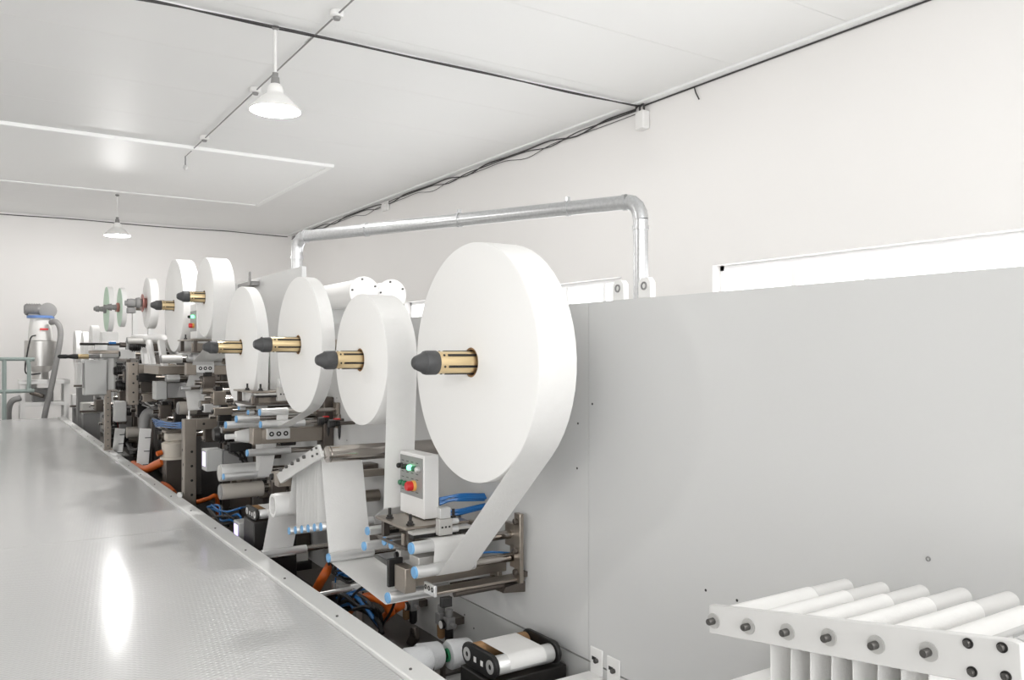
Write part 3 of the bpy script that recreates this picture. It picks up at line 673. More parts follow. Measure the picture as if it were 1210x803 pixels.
# hoses low down
def hose(name, label, pts, r, m, cat='hose', group=None): one(name, label, cat, MB().tube(pts, r, 10, 6), m, group)
hose('flexible_hose', 'thick orange hose arching up beside the long slim roller', [P(404, 738, X=1.45), P(412, 722, X=1.45), P(424, 709, X=1.46), P(440, 705, X=1.48), P(455, 711, X=1.52), P(462, 724, X=1.56)], .021, 'orange')
hose('flexible_hose', 'short orange hose below the arching one', [P(448, 736, X=1.6), P(460, 724, X=1.6), P(472, 716, X=1.62), P(480, 712, X=1.66)], .02, 'orange')
hose('flexible_hose', 'orange hose end with black sleeve below the row of six rollers', [P(368, 708, X=1.42), P(376, 692, X=1.43), P(384, 678, X=1.45), P(390, 668, X=1.5)], .024, 'orange')
for (pts, r, m, lab) in (([P(412,712,X=1.4),P(420,700,X=1.4),P(436,690,X=1.42),P(452,696,X=1.46),P(462,712,X=1.5)], .006, 'black', 'thin black cable looping over the arching orange hose'),
                         ([P(398,706,X=1.4),P(420,698,X=1.42),P(440,694,X=1.46)], .005, 'tube_blue', 'thin blue hose lying beside the arching orange hose'),
                         ([P(396,690,X=1.5),P(398,680,X=1.5),P(410,674,X=1.5),P(424,672,X=1.55)], .004, 'tube_blue', 'thin blue hose curling beside the white hanging sheet'),
                         ([P(446,752,X=1.5),P(452,738,X=1.5),P(462,722,X=1.5),P(470,700,X=1.5)], .006, 'black', 'thin black cable rising beside the short orange hose'),
                         ([P(404,722,X=1.4),P(420,718,X=1.42),P(444,730,X=1.44),P(452,748,X=1.44)], .010, 'black', 'thick black cable lying below the arching orange hose')):
    hose('cable', lab, pts, r, m, 'cable')
one('air_cylinder', 'silver air cylinder lying under the white sheet by the orange hoses', 'cylinder', MB().lathe(P(375, 703, X=1.36), P(440, 690, X=1.62)-P(375, 703, X=1.36), [(0, .012), (.16, .012), (.16, .018), (.26, .018)], 16).box(1.52, 1.55, P(425, 693, X=1.55).y-.03, P(425, 693, X=1.55).y+.02, BEDZ, P(425, 693, X=1.55).z), 'alu')

# ================================================================== unit under the slanting web and around
control_box('grey control box with red stop button between two narrow rolls', *(lambda a, b: (1.5, 1.56, min(a.y, b.y), max(a.y, b.y), b.z-.05, a.z+.06, b.z, a.z))(P(305, 421, X=1.5), P(319, 452, X=1.5)), full=False)
b0 = P(285, 466, X=1.36)
bench('steel bench plate with black studs below the control box between two narrow rolls', 1.33, 1.6, 4.75, 5.15, CAMZ-.215, CAMZ-.285, ((1.36, 4.95), (1.40, 4.82), (1.56, 4.9)))
air_valve('silver pneumatic valve block on the bench between two narrow rolls', 1.46, 4.68, CAMZ-.27, 1.3)
t = Thing('profile_block', 'T-slot aluminium block on a steel arm under the lower guide roller', 'block')
a = P(293, 503, X=1.3); 
t.part('block', MB().box(1.29, 1.34, 4.58, 4.66, CAMZ-.50, CAMZ-.41), 'steel', bev=.003)
k = t.part('profile_end', MB().box(1.36, 1.49, 4.555, 4.58, CAMZ-.475, CAMZ-.415), 'alu', bev=.003)
for i in range(3): t.part('slot', MB().ring((1.385+.04*i, 4.555, CAMZ-.445), (0,-1,0), .006, .014, .001, 14), 'black_metal', k)
t.part('arm', MB().box(1.34, PX-.06, 4.585, 4.65, CAMZ-.50, CAMZ-.42), 'steel', bev=.003)
t.part('wall_plate', MB().box(PX-.06, PX-.002, 4.56, 4.68, CAMZ-.55, CAMZ-.25), 'dark_steel', bev=.004)
for zz in (-.3, -.4, -.5): t.part('bolt', BOLT, None, at=(PX-.06, 4.6, CAMZ+zz))
t.done()
t = Thing('regulator_knobs', 'pair of black adjusting knobs with red collars beside the hanging wide web', 'knobs')
for (u, v) in ((388, 497), (401, 500)):
    p = P(u, v, X=1.66); b = t.part('knob', MB().lathe((1.60, p.y, p.z), (1,0,0), [(0, .018), (.004, .022), (.03, .022), (.034, .015), (.06, .015)], 18), 'black')
    t.part('collar', MB().box(1.63, 1.66, p.y-.014, p.y+.014, p.z+.0225, p.z+.028), 'red', b); t.part('stem', MB().cyl((1.66, p.y, p.z), (PX-.002, p.y, p.z), .01), 'dark_steel', b)
    t.part('needle', MB().lathe((1.66, p.y, p.z-.015), (0,0,-1), [(0, .008), (.03, .008), (.06, .006), (.075, .001)], 10), 'black', b)
t.done()
t = Thing('clamp_bracket', 'dark clamp bracket on the panel behind the white hanging sheet', 'bracket')
p = P(434, 554, X=1.7); t.part('plate', MB().box(1.66, PX-.002, p.y-.03, p.y+.06, p.z-.03, p.z+.03), 'dark_steel', bev=.004)
t.part('knob', MB().lathe((1.66, p.y-.01, p.z), (-1,0,0), [(0, .018), (.02, .018), (.024, .013)], 16), 'black_metal'); t.done()
# steel L frame with holes
p0 = P(222, 598, X=1.25); fy = p0.y
t = Thing('support_gantry', 'L-shaped steel frame with round holes in front of the servo motor', 'gantry')
zb, zt = BEDZ+.02, CAMZ-.455
k = t.part('upright', MB().box(1.22, 1.30, fy-.03, fy+.06, zb, zt), 'steel', bev=.003)
for i in range(6): t.part('hole', HOLE_B, None, k, at=(1.22, fy+.015+.02*((i % 2)*2-1)*.6, zb+.09+i*.1))
HB_Y = mesh_of(MB().lathe((0,0,0), (0,-1,0), [(0, .009), (.0008, .009)], 12), 'hole', 'black')
for i in range(6): t.part('hole', HB_Y, None, k, at=(1.27, fy-.03, zb+.08+i*.1))
k = t.part('top_arm', MB().box(1.301, PX-.002, fy-.03, fy+.06, zt-.075, zt), 'steel', bev=.003)
for i in range(3): t.part('hole', HB_Y, None, k, at=(1.35+.11*i, fy-.03, zt-.035))
t.part('gusset', MB().prism([(1.301, fy-.02, zb), (1.60, fy-.02, zb), (1.60, fy-.02, zb+.15), (1.301, fy-.02, zb+.07)], (0, .05, 0)), 'steel', bev=.003)
for i in range(3): t.part('hole', HB_Y, None, at=(1.36+.08*i, fy-.02, zb+.035))
t.part('foot', MB().box(1.205, 1.33, fy-.05, fy+.08, BEDZ, zb-.0005), 'steel', bev=.003)
t.part('eye_bolt', MB().lathe((1.26, fy+.01, zt), (0,0,1), [(0, .016), (.02, .016), (.022, .006), (.06, .006)], 12), 'alu'); t.done()
def servo(label, u, v, xl, xr, h, wd, lit='violet_lit', group=None, support=True, post=None):
    p = P(u, v, X=xl); t = Thing('servo_motor', label, 'motor', group); y, z = p.y, p.z; xm = xl+(xr-xl)*.34
    k = t.part('encoder_cap', MB().box(xl, xm, y-wd/2, y+wd/2, z-h/2, z+h/2), 'grey_paint', bev=.006)
    if lit: t.part('indicator', MB().box(xl-.0015, xl-.0002, y-wd*.3, y+wd*.3, z-h*.28, z+h*.36), lit, k)
    t.part('motor_body', MB().box(xm+.002, xr, y-wd*.45, y+wd*.45, z-h*.42, z+h*.4), 'mid_grey', bev=.004)
    t.part('connector', MB().box(xm+.03, xm+.08, y-wd*.2, y+wd*.2, z+h*.41, z+h*.62), 'black', bev=.003)
    t.part('flange', MB().box(xr+.0005, xr+.02, y-wd*.55, y+wd*.55, z-h*.55, z+h*.55), 'dark_steel')
    t.part('drive_shaft', MB().cyl((xr+.02, y, z), (endx(y, z)-.002, y, z), .025), 'dark_steel')
    t.done()
servo('light grey servo motor with a glowing indicator behind the steel frame', 241, 543, 1.25, 1.55, .14, .13)
servo('light grey servo motor with a violet indicator next to the walkway edge', 279, 629, 1.24, 1.56, .13, .12)
servo('small light grey servo motor above the cream pump', 182, 461, 1.25, 1.5, .15, .17, lit=None)
c1 = P(292, 603, X=1.24); c2 = P(301, 608, X=1.24)
black_unit('black two-roller unit with warning labels beside the core tube', 1.24, 1.44, (c1.y, c1.z), (c2.y, c2.z), .03, BEDZ)
one('cone_spool', 'white cone tip on a silver holder above the servo motor', 'spool', MB().lathe(P(266, 516, X=1.26), (1,0,0), [(0, .016), (.06, .016), (.06, .03), (.17, .05), (.19, .05), (.19, .02), (PX-1.262, .02)], 24), 'white')
hose('flexible_hose', 'thin orange hose at the foot of the steel frame', [P(226, 594, X=1.35), P(236, 592, X=1.38), P(246, 589, X=1.44), P(256, 587, X=1.5), Vector((1.55, P(258, 590, X=1.55).y, BEDZ+.015))], .016, 'orange')
hose('air_hose', 'blue air hose looping above the black two-roller unit', [P(250,596,X=1.3),P(258,602,X=1.3),P(270,604,X=1.32),P(284,600,X=1.36),P(291,599,X=1.44)], .006, 'tube_blue')
one('terminal_block', 'small dark terminal block with fittings near the blue loop of hose', 'block', MB().box(1.27, 1.40, P(262,606,X=1.3).y-.1, P(262,606,X=1.3).y+.12, BEDZ, BEDZ+.10), 'black_metal', bev=.004)
one('cable_duct', 'dark cable duct below the servo motor at the walkway edge', 'duct', MB().box(1.48, 1.66, 4.0, 4.5, BEDZ, BEDZ+.07), 'dark_steel', bev=.004)
one('white_knob', 'small white knob at the foot of the steel frame', 'lamp', MB().lathe(P(214, 583, X=1.19), (-.6,-.6,-.3), [(0, .012), (.015, .02), (.02, .02)], 12), 'white')  # plain white knob put in as a bright spot; gives no light

# ================================================================== middle unit under the high rolls
control_box('narrow grey control box with red stop button below the medium high roll', *(lambda a, b: (1.38, 1.45, min(a.y, b.y), max(a.y, b.y), b.z-.055, a.z+.05, b.z, a.z))(P(225, 368, X=1.38), P(232.5, 391, X=1.38)), full=False)
bench('small steel bench plate with studs below the narrow control box', 1.34, 1.62, 6.35, 6.85, CAMZ+.11, CAMZ+.02, ((1.37, 6.7), (1.40, 6.5), (1.58, 6.5)), blk=False)
yM, zM = roller('white wrapped roller under the medium high roll', 221, 423, 1.33, .028, ur=262, cap='mid_grey', m='alu')
p = P(222, 415, X=1.34)
t = Thing('fabric_sheet', 'white sheet passing over the roller under the medium high roll and hanging down', 'web')
yq, zq = P(213, 459, X=1.34).y, P(213, 459, X=1.34).z
t.part('sheet', MB().ribbon(belt([(5.98, CAMZ+.06, .012, -1), (yM, zM, .029, 1), (yq, zq, .021, 1), (yq-.15, zq-.12, .04, -1)], end_ang=-1.5), FX-.02, FX+.13), 'web'); t.done()
roller('silver roller at the bottom of the sheet under the medium high roll', 213, 459, 1.32, .02, ualu=225, cap='mid_grey')
yk = P(210, 482, X=1.32); roller('matt grey drum under the hanging sheet of the medium high roll', 0, 0, 1.32, .05, y=yk.y, z=yk.z, ur=232, m='rubber_drum', cap='mid_grey', name='drum')
roller('grey drum low down left of the steel frame', 190, 500, 1.33, .04, ur=212, m='rubber_drum', cap='mid_grey', name='drum')
t = Thing('profile_block', 'T-slot aluminium block on a steel arm under the high white wrapped roller', 'block')
q = P(228, 435, X=1.38); t.part('block', MB().box(1.33, 1.40, q.y-.02, q.y+.06, q.z-.05, q.z+.04), 'steel', bev=.003)
k = t.part('profile_end', MB().box(1.40, 1.53, q.y-.02, q.y+.05, q.z-.035, q.z+.035), 'alu', bev=.003)
for i in range(3): t.part('slot', MB().ring((1.43+.035*i, q.y-.02, q.z), (0,-1,0), .006, .014, .001, 12), 'black_metal', k)
t.part('arm', MB().box(1.53, PX-.002, q.y-.015, q.y+.045, q.z-.05, q.z+.02), 'steel', bev=.003); t.done()
for (u, v, xl, ur, r, lab, m) in ((190, 424, 1.25, 215, .035, 'thick grey roller left of the white wrapped roller', 'alu_mat'), (196, 447, 1.3, 212, .03, 'silver roller beside the small servo motor', 'alu'),
                                  (150, 402, 1.2, 190, .032, 'thin grey cross roller below the pale green reels', 'alu_mat'), (238, 462, 1.36, 262, .022, 'dark slim roller behind the hanging sheet', 'steel'),
                                  (236, 478, 1.36, 268, .03, 'steel roller below the dark slim roller', 'steel'), (262, 508, 1.3, 282, .02, 'slim steel roller under the frame arm', 'steel')):
    roller(lab, u, v, xl, r, ur=ur, m=m, cap='mid_grey', rod=.8)
t = Thing('tube_stand', 'white tubular bracket with angled legs under the thin high roll', 'stand')
a, b, c, d = P(158, 399, X=1.3), P(194, 399, X=1.45), P(199, 407, X=1.5), P(207, 418, X=1.6)
t.part('tube', MB().tube([a, (a+b)/2, b, c, d, Vector((PX-.01, d.y, d.z-.02))], .03, 12), 'white')
for u in (168, 176, 190):
    q = P(u, 402, X=1.36); t.part('leg', MB().bar((1.36, q.y, q.z), (1.38, q.y-.12, q.z-.30), .05, .05), 'white', bev=.005)
t.part('cross_plate', MB().box(1.34, 1.42, P(192,430,X=1.36).y, P(166,430,X=1.36).y, P(178,430,X=1.36).z-.04, P(178,430,X=1.36).z), 'grey_paint', bev=.004)
t.part('hanger', MB().box(PX-.08, PX-.002, c.y-.05, c.y+.05, c.z-.06, c.z+.05), 'grey_paint'); t.done()
t = Thing('roll_support', 'white upright bracket carrying the thin high roll', 'bracket')
t.part('plate', MB().prism([(1.62, R7y+.12, R7z-.6), (1.62, R7y-.25, R7z-.6), (1.62, R7y-.10, R7z+.03), (1.62, R7y+.06, R7z+.03)], (.03, 0, 0)), 'white', bev=.004)
t.part('arm', MB().box(1.65, PX-.002, R7y-.15, R7y+.05, R7z-.55, R7z-.45), 'white'); t.done()
t = Thing('support_gantry', 'steel side frame with holes and long cross beam beside the grey cabinet', 'gantry')
q = P(153, 452, X=1.22); zt, zb = P(153, 428, X=1.22).z, P(153, 478, X=1.22).z
k = t.part('upright', MB().box(1.20, 1.29, q.y-.06, q.y+.08, zb, zt), 'steel', bev=.004)
for i in range(5): t.part('hole', HB_Y, None, k, at=(1.245, q.y-.06, zb+.03+i*(zt-zb-.05)/4))
t.part('beam', MB().box(1.291, PX-.002, q.y-.05, q.y+.05, zt-.12, zt-.02), 'steel', bev=.004)
t.part('lower_beam', MB().box(1.291, PX-.002, q.y-.05, q.y+.05, zb+.05, zb+.11), 'dark_steel', bev=.004); t.done()
q = P(178, 436, X=1.28); one('cross_beam', 'long steel cross beam above the small servo motor', 'beam', MB().box(1.28, PX-.002, q.y-.35, q.y+.35, q.z-.04, q.z+.03), 'steel', bev=.004)
# cabinet on a post at the walkway edge
cy = 9.31
t = Thing('electrical_cabinet', 'light grey electrical cabinet on a drilled steel post at the walkway edge', 'cabinet')
x0, x1 = XatY(99, cy), XatY(127, cy); z0, z1 = P(110, 467, Y=cy).z, P(110, 425, Y=cy).z
k = t.part('body', MB().box(x0, x1, cy, cy+.16, z0, z1), 'grey_paint', bev=.008)
t.part('lid', MB().box(x0+.006, x1-.006, cy-.012, cy-.0005, z0+.006, z1-.006), 'grey_paint', k, bev=.006)
t.part('hinge', MB().cyl((x0-.006, cy-.006, z0+.08), (x0-.006, cy-.006, z1-.03), .008), 'mid_grey', k)
k = t.part('post', MB().box(1.12, 1.18, cy+.0, cy+.07, DZ+.031, z0+.05), 'steel', bev=.004)
for i in range(9): t.part('bolt', BOLT_Y, None, k, at=(1.15, cy, DZ+.06+i*.062))
t.part('foot', MB().box(1.112, 1.192, cy-.02, cy+.09, DZ+.0165, DZ+.03), 'steel'); t.done()
q = P(149, 485, X=1.2); one('junction_box', 'small light grey junction box hanging below the steel side frame', 'box', MB().box(1.10, 1.199, q.y-.05, q.y+.10, q.z-.10, q.z+.09), 'grey_paint', bev=.01)
# guide chutes
for (u, lab) in ((145, 'slanted white slotted guide farther from the cream pump'), (175, 'slanted white slotted guide next to the cream pump')):
    a = P(u-3, 506, X=1.32); b = P(u+4, 545, X=1.26); t = Thing('guide_chute', lab, 'guide', 'slotted guides')
    b = Vector((b.x, a.y-.1, BEDZ+.05)); k = t.part('plate', MB().bar(a, b, .10, .02, up=(0, -1, .3)), 'white', bev=.003)
    for i in range(4): c = a.lerp(b, .15+.22*i); t.part('slot', MB().bar(c+Vector((.0, -.013, .0)), c+Vector((.05, -.013, .0)), .012, .006), 'black', k)
    t.part('back_rail', MB().bar(a+Vector((.0, .03, 0)), b+Vector((0, .03, 0)), .05, .03, up=(0, -1, .3)), 'dark_steel')
    t.part('foot', MB().box(b.x-.04, b.x+.06, b.y-.03, b.y+.06, BEDZ, BEDZ+.05), 'dark_steel'); t.done()
roller('beige drum between the two slotted guides', 149, 511, 1.36, .06, ur=169, m='rubber_drum', cap=None, name='drum')
t = Thing('pump', 'cream pump with flanged neck behind the orange hoses', 'pump')
q = P(200, 530, X=1.33); x, y = 1.36, q.y; zp = P(200, 542, X=1.33).z
t.part('pedestal', MB().box(x-.07, x+.08, y-.08, y+.08, BEDZ, zp), 'dark_steel', bev=.004)
t.part('body', MB().lathe((x, y, zp), (0,0,1), [(0, .10), (.02, .10), (.02, .08), (.13, .09), (.145, .06)], 24), 'cream')
t.part('neck', MB().box(x-.06, x+.06, y-.06, y+.06, zp+.145, zp+.215), 'cream', bev=.01)
t.part('flange', MB().box(x-.075, x+.075, y-.075, y+.075, zp+.2155, zp+.235), 'steel', bev=.004)
t.part('side_port', MB().cyl((x-.09, y-.02, zp+.06), (x-.13, y-.03, zp+.05), .02), 'orange'); t.done()
q = P(172, 494, X=1.35)
one('duct_elbow', 'grey duct elbow above the beige drum', 'duct', MB().tube([(endx(q.y, q.z+.06, .05)-.001, q.y, q.z+.06), (1.44, q.y, q.z+.06), (1.37, q.y, q.z+.045), (1.34, q.y-.01, q.z-.01), (1.335, q.y-.02, q.z-.09)], .05, 14), 'mid_grey')
hose('flexible_hose', 'long orange hose along the pit before the cream pump', [P(158,548,X=1.24),P(165,553,X=1.24),P(174,554,X=1.25),P(184,549,X=1.27),P(194,544,X=1.3)], .035, 'orange')
hose('flexible_hose', 'short orange hose behind the walkway edge near the steel frame', [P(192,572,X=1.26),P(198,575,X=1.28),P(205,582,X=1.3)], .025, 'orange')
t = Thing('air_hose_bundle', 'bundle of blue air hoses left of the steel frame', 'hoses')
for i in range(5):
    t.part('hose', MB().tube([P(180+i, 495+i*2.2, X=1.3), P(190, 497+i*1.5, X=1.29), P(200, 500+i*1.2-(i % 2)*2, X=1.31), P(214, 499+i*1.6, X=1.33), P(219, 500+i*1.6, X=1.38)], .0055), 'tube_blue')
t.done()
# dark drive motors and clutter on the bed
def dark_motor(label, u, v, xl, r=.055, L=.2, group=None):
    p = P(u, v, X=xl); t = Thing('drive_motor', label, 'motor', group)
    t.part('body', MB().lathe((xl, p.y, p.z), (1,0,0), [(0, r*.7), (.02, r*.9), (L*.7, r), (L*.7, r*.8), (L, r*.8)], 20), 'black_metal')
    for i in range(5): t.part('fin', MB().ring((xl+.03+.02*i, p.y, p.z), (1,0,0), r*.9, r*1.08, .007, 20), 'black_metal')
    t.part('plug', MB().box(xl+.03, xl+.09, p.y-.02, p.y+.02, p.z+r*1.08, p.z+r*1.5), 'black'); t.part('mount', MB().box(xl+L, endx(p.y, p.z)-.002, p.y-r, p.y+r, p.z-r, p.z+r), 'dark_steel', bev=.004); t.done()
for (u, v, lab) in ((134, 438, 'dark drive motor between grey cabinet and steel side frame, upper'), (136, 455, 'dark drive motor between grey cabinet and steel side frame, lower'), (152, 408, 'dark drive motor below the pale green reels'),
                    (131, 487, 'dark drive motor with coloured wires under the cabinet'), (252, 513, 'dark drive motor beside the servo motor'), (128, 512, 'dark drive motor lowest beside the drilled post')):
    dark_motor(lab, u, v, 1.3 if u > 200 else 1.24)
# gripper on top of the far units
t = Thing('gripper_arm', 'slim mechanical arm with blue fittings above the grey cabinet', 'arm')
a = P(105, 412, X=1.2); t.part('beam', MB().box(1.2, PX-.002, a.y-.06, a.y+.06, a.z-.06, a.z-.02), 'steel', bev=.004)
t.part('slide', MB().box(1.26, 1.40, a.y-.08, a.y+.04, a.z-.019, a.z+.05), 'white', bev=.004)
for dy in (-.05, .03):
    t.part('cylinder', MB().cyl((1.1, a.y+dy, a.z+.06), (1.55, a.y+dy, a.z+.06), .016), 'black_metal'); t.part('fitting', MB().cyl((1.42, a.y+dy, a.z+.075), (1.5, a.y+dy, a.z+.075), .02), 'tube_blue')
t.done()
t = Thing('small_spindle', 'thin black and brass spindle left of the grey cabinet', 'spindle')
a = P(68, 421, X=.96); t.part('nose', MB().lathe(a, (1,0,0), [(0, .012), (.02, .028), (.10, .03), (.13, .024), (.2, .036), (.25, .036)], 16), 'black')
t.part('sleeve', MB().lathe(a, (1,0,0), [(.251, .034), (.38, .034)], 16), 'brass'); t.part('shaft', MB().lathe(a, (1,0,0), [(.381, .025), (PX-.96-.002, .025)], 16), 'mid_grey'); t.done()
for (u, v, r, wd, lab) in ((88, 412, .30, .10, 'distant white roll at the very end of the machine'), (97, 411, .25, .08, 'distant white roll second from the end of the machine'), (107, 404, .24, .10, 'distant white roll standing higher behind the mechanical arm'), (119, 407, .17, .2, 'distant small white roll beside the mechanical arm')):
    p = P(u, v, X=FX); t = Thing('material_roll', lab, 'roll', 'distant rolls')
    xf = FX
    t.part('roll_body', MB().lathe((xf, p.y, p.z), (1,0,0), [(0, .04), (0, r-.004), (.004, r), (wd-.004, r), (wd, r-.004), (wd, .04), (0, .04)], 48, False), 'paper')
    t.part('shaft', MB().cyl((xf+.01, p.y, p.z), (PX-.001, p.y, p.z), .035), 'dark_steel'); t.part('support_post', MB().box(PX-.06, PX-.001, p.y-.04, p.y+.04, BEDZ if p.y < 15 else 0, p.z+.05), 'grey_paint'); t.done()
# gear housings along the panel
def housing(label, y0, y1, z0, z1, x0, m='dark_steel'):
    t = Thing('gear_housing', label, 'housing', 'gear housings'); 
    t.part('case', MB().box(x0, PX-.002, y0, y1, z0, z1), m, bev=.008)
    k = t.part('cover', MB().box(x0-.012, x0-.0005, y0+.03, y1-.03, z0+.03, z1-.03), 'black_metal' if m == 'dark_steel' else 'dark_steel', bev=.004)
    for yy in (y0+.05, y1-.05):
        for zz in (z0+.05, z1-.05): t.part('bolt', BOLT, None, k, at=(x0-.012, yy, zz))
    t.part('boss', MB().lathe((x0-.0125, (y0+y1)/2, (z0+z1)/2), (-1,0,0), [(0, .05), (.03, .045), (.032, .025), (.06, .025)], 20), 'steel'); t.done()
HZ = CAMZ
for (y0, y1, a, b, x0, m, lab) in HOUSINGS:
    housing(lab, y0, y1, HZ+a, HZ+b, x0, m)
# wiring looms, sensors and small brackets among the far mechanisms
def loom(label, pts, n, r, mats, seed):
    rr = random.Random(seed); t = Thing('wiring_loom', label, 'wires')
    for i in range(n):
        o = [Vector((rr.uniform(-.03, .03), rr.uniform(-.05, .05), rr.uniform(-.04, .04))) for _ in pts]; o[0] *= .2; o[-1] *= .2
        t.part('wire', MB().tube([Vector(p)+q for p, q in zip(pts, o)], r, 6, 4), mats[i % len(mats)])
    t.done()
loom('tangle of dark and coloured wires under the grey cabinet', [P(124, 470, X=1.16), P(128, 480, X=1.25), P(134, 488, X=1.3), P(139, 500, X=1.36), P(140, 512, X=1.5)], 8, .009, ('black', 'black', 'mid_grey', 'red', 'black'), 1)
loom('tangle of dark wires below the beige drum between the slotted guides', [P(150, 520, X=1.5), P(154, 528, X=1.36), P(160, 534, X=1.34), P(168, 532, X=1.4), P(172, 524, X=1.56)], 8, .01, ('black', 'black', 'cable'), 2)
loom('tangle of wires behind the top of the cream pump', [P(178, 490, X=1.45), P(184, 500, X=1.4), P(190, 505, X=1.4), P(198, 508, X=1.45), P(206, 506, X=1.6)], 7, .007, ('black', 'alu', 'black', 'white'), 3)
loom('dark wires hanging from the servo motor behind the gantry', [P(262, 534, X=1.45), P(272, 530, X=1.42), P(280, 536, X=1.42), P(286, 546, X=1.5), P(282, 560, X=1.62)], 6, .006, ('black', 'cable'), 4)
loom('dark cables coiled beneath the row of six rollers', [P(392, 642, X=1.52), P(400, 652, X=1.5), P(396, 664, X=1.5), P(404, 676, X=1.52), P(420, 684, X=1.6)], 6, .007, ('black', 'cable', 'tube_blue'), 5)
loom('black cables piled below the arching orange hose', [P(398, 716, X=1.4), P(410, 708, X=1.4), P(426, 716, X=1.42), P(440, 726, X=1.44), P(450, 742, X=1.5)], 8, .009, ('black', 'cable', 'black', 'tube_blue'), 6)
loom('dark wires and blue hoses along the bed by the black two-roller unit', [P(246, 600, X=1.3), P(258, 604, X=1.32), P(268, 612, X=1.32), P(280, 612, X=1.36), Vector((1.42, P(290, 620, X=1.42).y, BEDZ+.02))], 7, .007, ('black', 'tube_blue', 'cable'), 7)
loom('dark wires above the grey elbow near the small servo motor', [P(160, 478, X=1.4), P(168, 474, X=1.38), P(178, 478, X=1.38), P(190, 476, X=1.42), P(202, 480, X=1.6)], 7, .009, ('black', 'cable', 'alu'), 8)
def small_sensor(label, u, v, xl, L=.12, m='alu_mat', h=.045):
    p = P(u, v, X=xl); t = Thing('sensor_head', label, 'sensor')
    t.part('body', MB().box(xl, xl+L, p.y-h/2, p.y+h/2, p.z-h/2, p.z+h/2), m, bev=.004)
    t.part('lens', MB().lathe((xl-.0005, p.y, p.z), (-1,0,0), [(0, h*.32), (.012, h*.28)], 14), 'black')
    t.part('arm', MB().cyl((xl+L, p.y, p.z), (endx(p.y, p.z)-.001, p.y, p.z), h*.22), 'steel'); t.done()
for a in (('pale sensor block just right of the cabinet top', 142, 418, 1.25, .14, 'white', .09), ('dark sensor block between the gantry and the thick grey roller', 163, 446, 1.28, .15, 'black_metal', .08), ('steel sensor block below the long cross beam', 168, 470, 1.28, .12, 'steel', .07),
          ('dark sensor block under the matt grey drum of the hanging sheet', 222, 503, 1.34, .12, 'black_metal', .05), ('silver sensor block beside the wiring over the pump', 240, 482, 1.36, .13, 'alu', .06), ('steel sensor block over the gantry arm', 252, 486, 1.34, .12, 'steel', .05),
          ('black sensor block over the light grey servo motor', 270, 528, 1.36, .14, 'black', .06), ('steel sensor block at the end of the shiny drum', 322, 563, 1.40, .12, 'steel', .06), ('dark sensor block hanging below the gang of six rollers', 396, 640, 1.46, .10, 'black_metal', .05),
          ('silver sensor block under the upper guide roller beside the bench', 470, 655, 1.38, .10, 'alu_mat', .04), ('black sensor block beside the stub rollers', 449, 628, 1.4, .08, 'black', .035), ('dark sensor block at the foot of the drilled post', 128, 522, 1.26, .2, 'black_metal', .12)):
    small_sensor(*a)
def bearing_block(label, u, v, xl, m='dark_steel', w=.10, h=.12, L=.09, ang=0):
    p = P(u, v, X=xl); y, z = p.y, p.z; t = Thing('bearing_block', label, 'bearing')
    k = t.part('block', MB().box(xl, xl+L, y-w/2, y+w/2, z-h/2, z+h/2), m, bev=.005)
    t.part('bore', MB().ring((xl-.002, y, z), (1,0,0), .012, min(w, h)*.36, .0018, 20), 'steel', k)
    for sy in (-1, 1):
        for sz in (-1, 1): t.part('bolt', BOLT_S, None, k, at=(xl, y+sy*w*.38, z+sz*h*.38))
    t.part('shaft', MB().cyl((xl-.05, y, z), (endx(y, z)-.001, y, z), .012 if w < .09 else .018), 'steel_roller')
    t.part('lug', MB().box(xl+.02, xl+L-.02, y-w*.3, y+w*.3, z+h/2, z+h/2+.03), 'black_metal'); t.done()
for i, (u, v, xl, m, w_, h_) in enumerate(((163, 432, 1.36, 'black_metal', .16, .12), (166, 456, 1.33, 'dark_steel', .14, .16), (161, 484, 1.34, 'black_metal', .16, .14), (188, 486, 1.36, 'dark_steel', .13, .12), (205, 494, 1.4, 'black_metal', .12, .10),
        (190, 436, 1.42, 'steel', .14, .10), (207, 446, 1.44, 'black_metal', .10, .10), (238, 452, 1.44, 'dark_steel', .11, .10), (250, 470, 1.42, 'steel', .10, .10), (256, 492, 1.44, 'black_metal', .12, .10), (240, 512, 1.42, 'dark_steel', .12, .12), (276, 472, 1.44, 'black_metal', .09, .08),
        (316, 512, 1.5, 'dark_steel', .09, .09), (330, 520, 1.5, 'black_metal', .07, .06), (318, 574, 1.48, 'dark_steel', .1, .1), (304, 580, 1.5, 'steel', .08, .08), (146, 444, 1.3, 'black_metal', .2, .14), (140, 470, 1.3, 'dark_steel', .2, .16), (122, 500, 1.3, 'black_metal', .2, .2), (112, 478, 1.34, 'dark_steel', .22, .14), (108, 462, 1.36, 'steel', .2, .12), (206, 520, 1.44, 'black_metal', .12, .14))):
    near = ('behind the long cross beam', 'between the side gantry and the small servo motor', 'under the side gantry', 'above the cream pump', 'left of the L-shaped gantry', 'under the tubular bracket', 'beside the silver roller near the small servo motor',
            'right of the hanging sheet', 'under the dark slim roller', 'over the arm of the L-shaped gantry', 'inside the L-shaped gantry', 'under the bench between two narrow rolls', 'under the T-slot block', 'behind the folded strip of web', 'beside the matt grey rubber drum', 'below the matt grey rubber drum',
            'beside the upper dark drive motor', 'below the lower dark drive motor', 'behind the drilled post', 'beyond the drilled post', 'below the grey cabinet on its far side', 'behind the cream pump')[i]
    bearing_block({'black_metal': 'black', 'dark_steel': 'dark steel', 'steel': 'bare steel'}[m]+' bearing block with shaft '+near, u, v, xl, m, w_, h_)
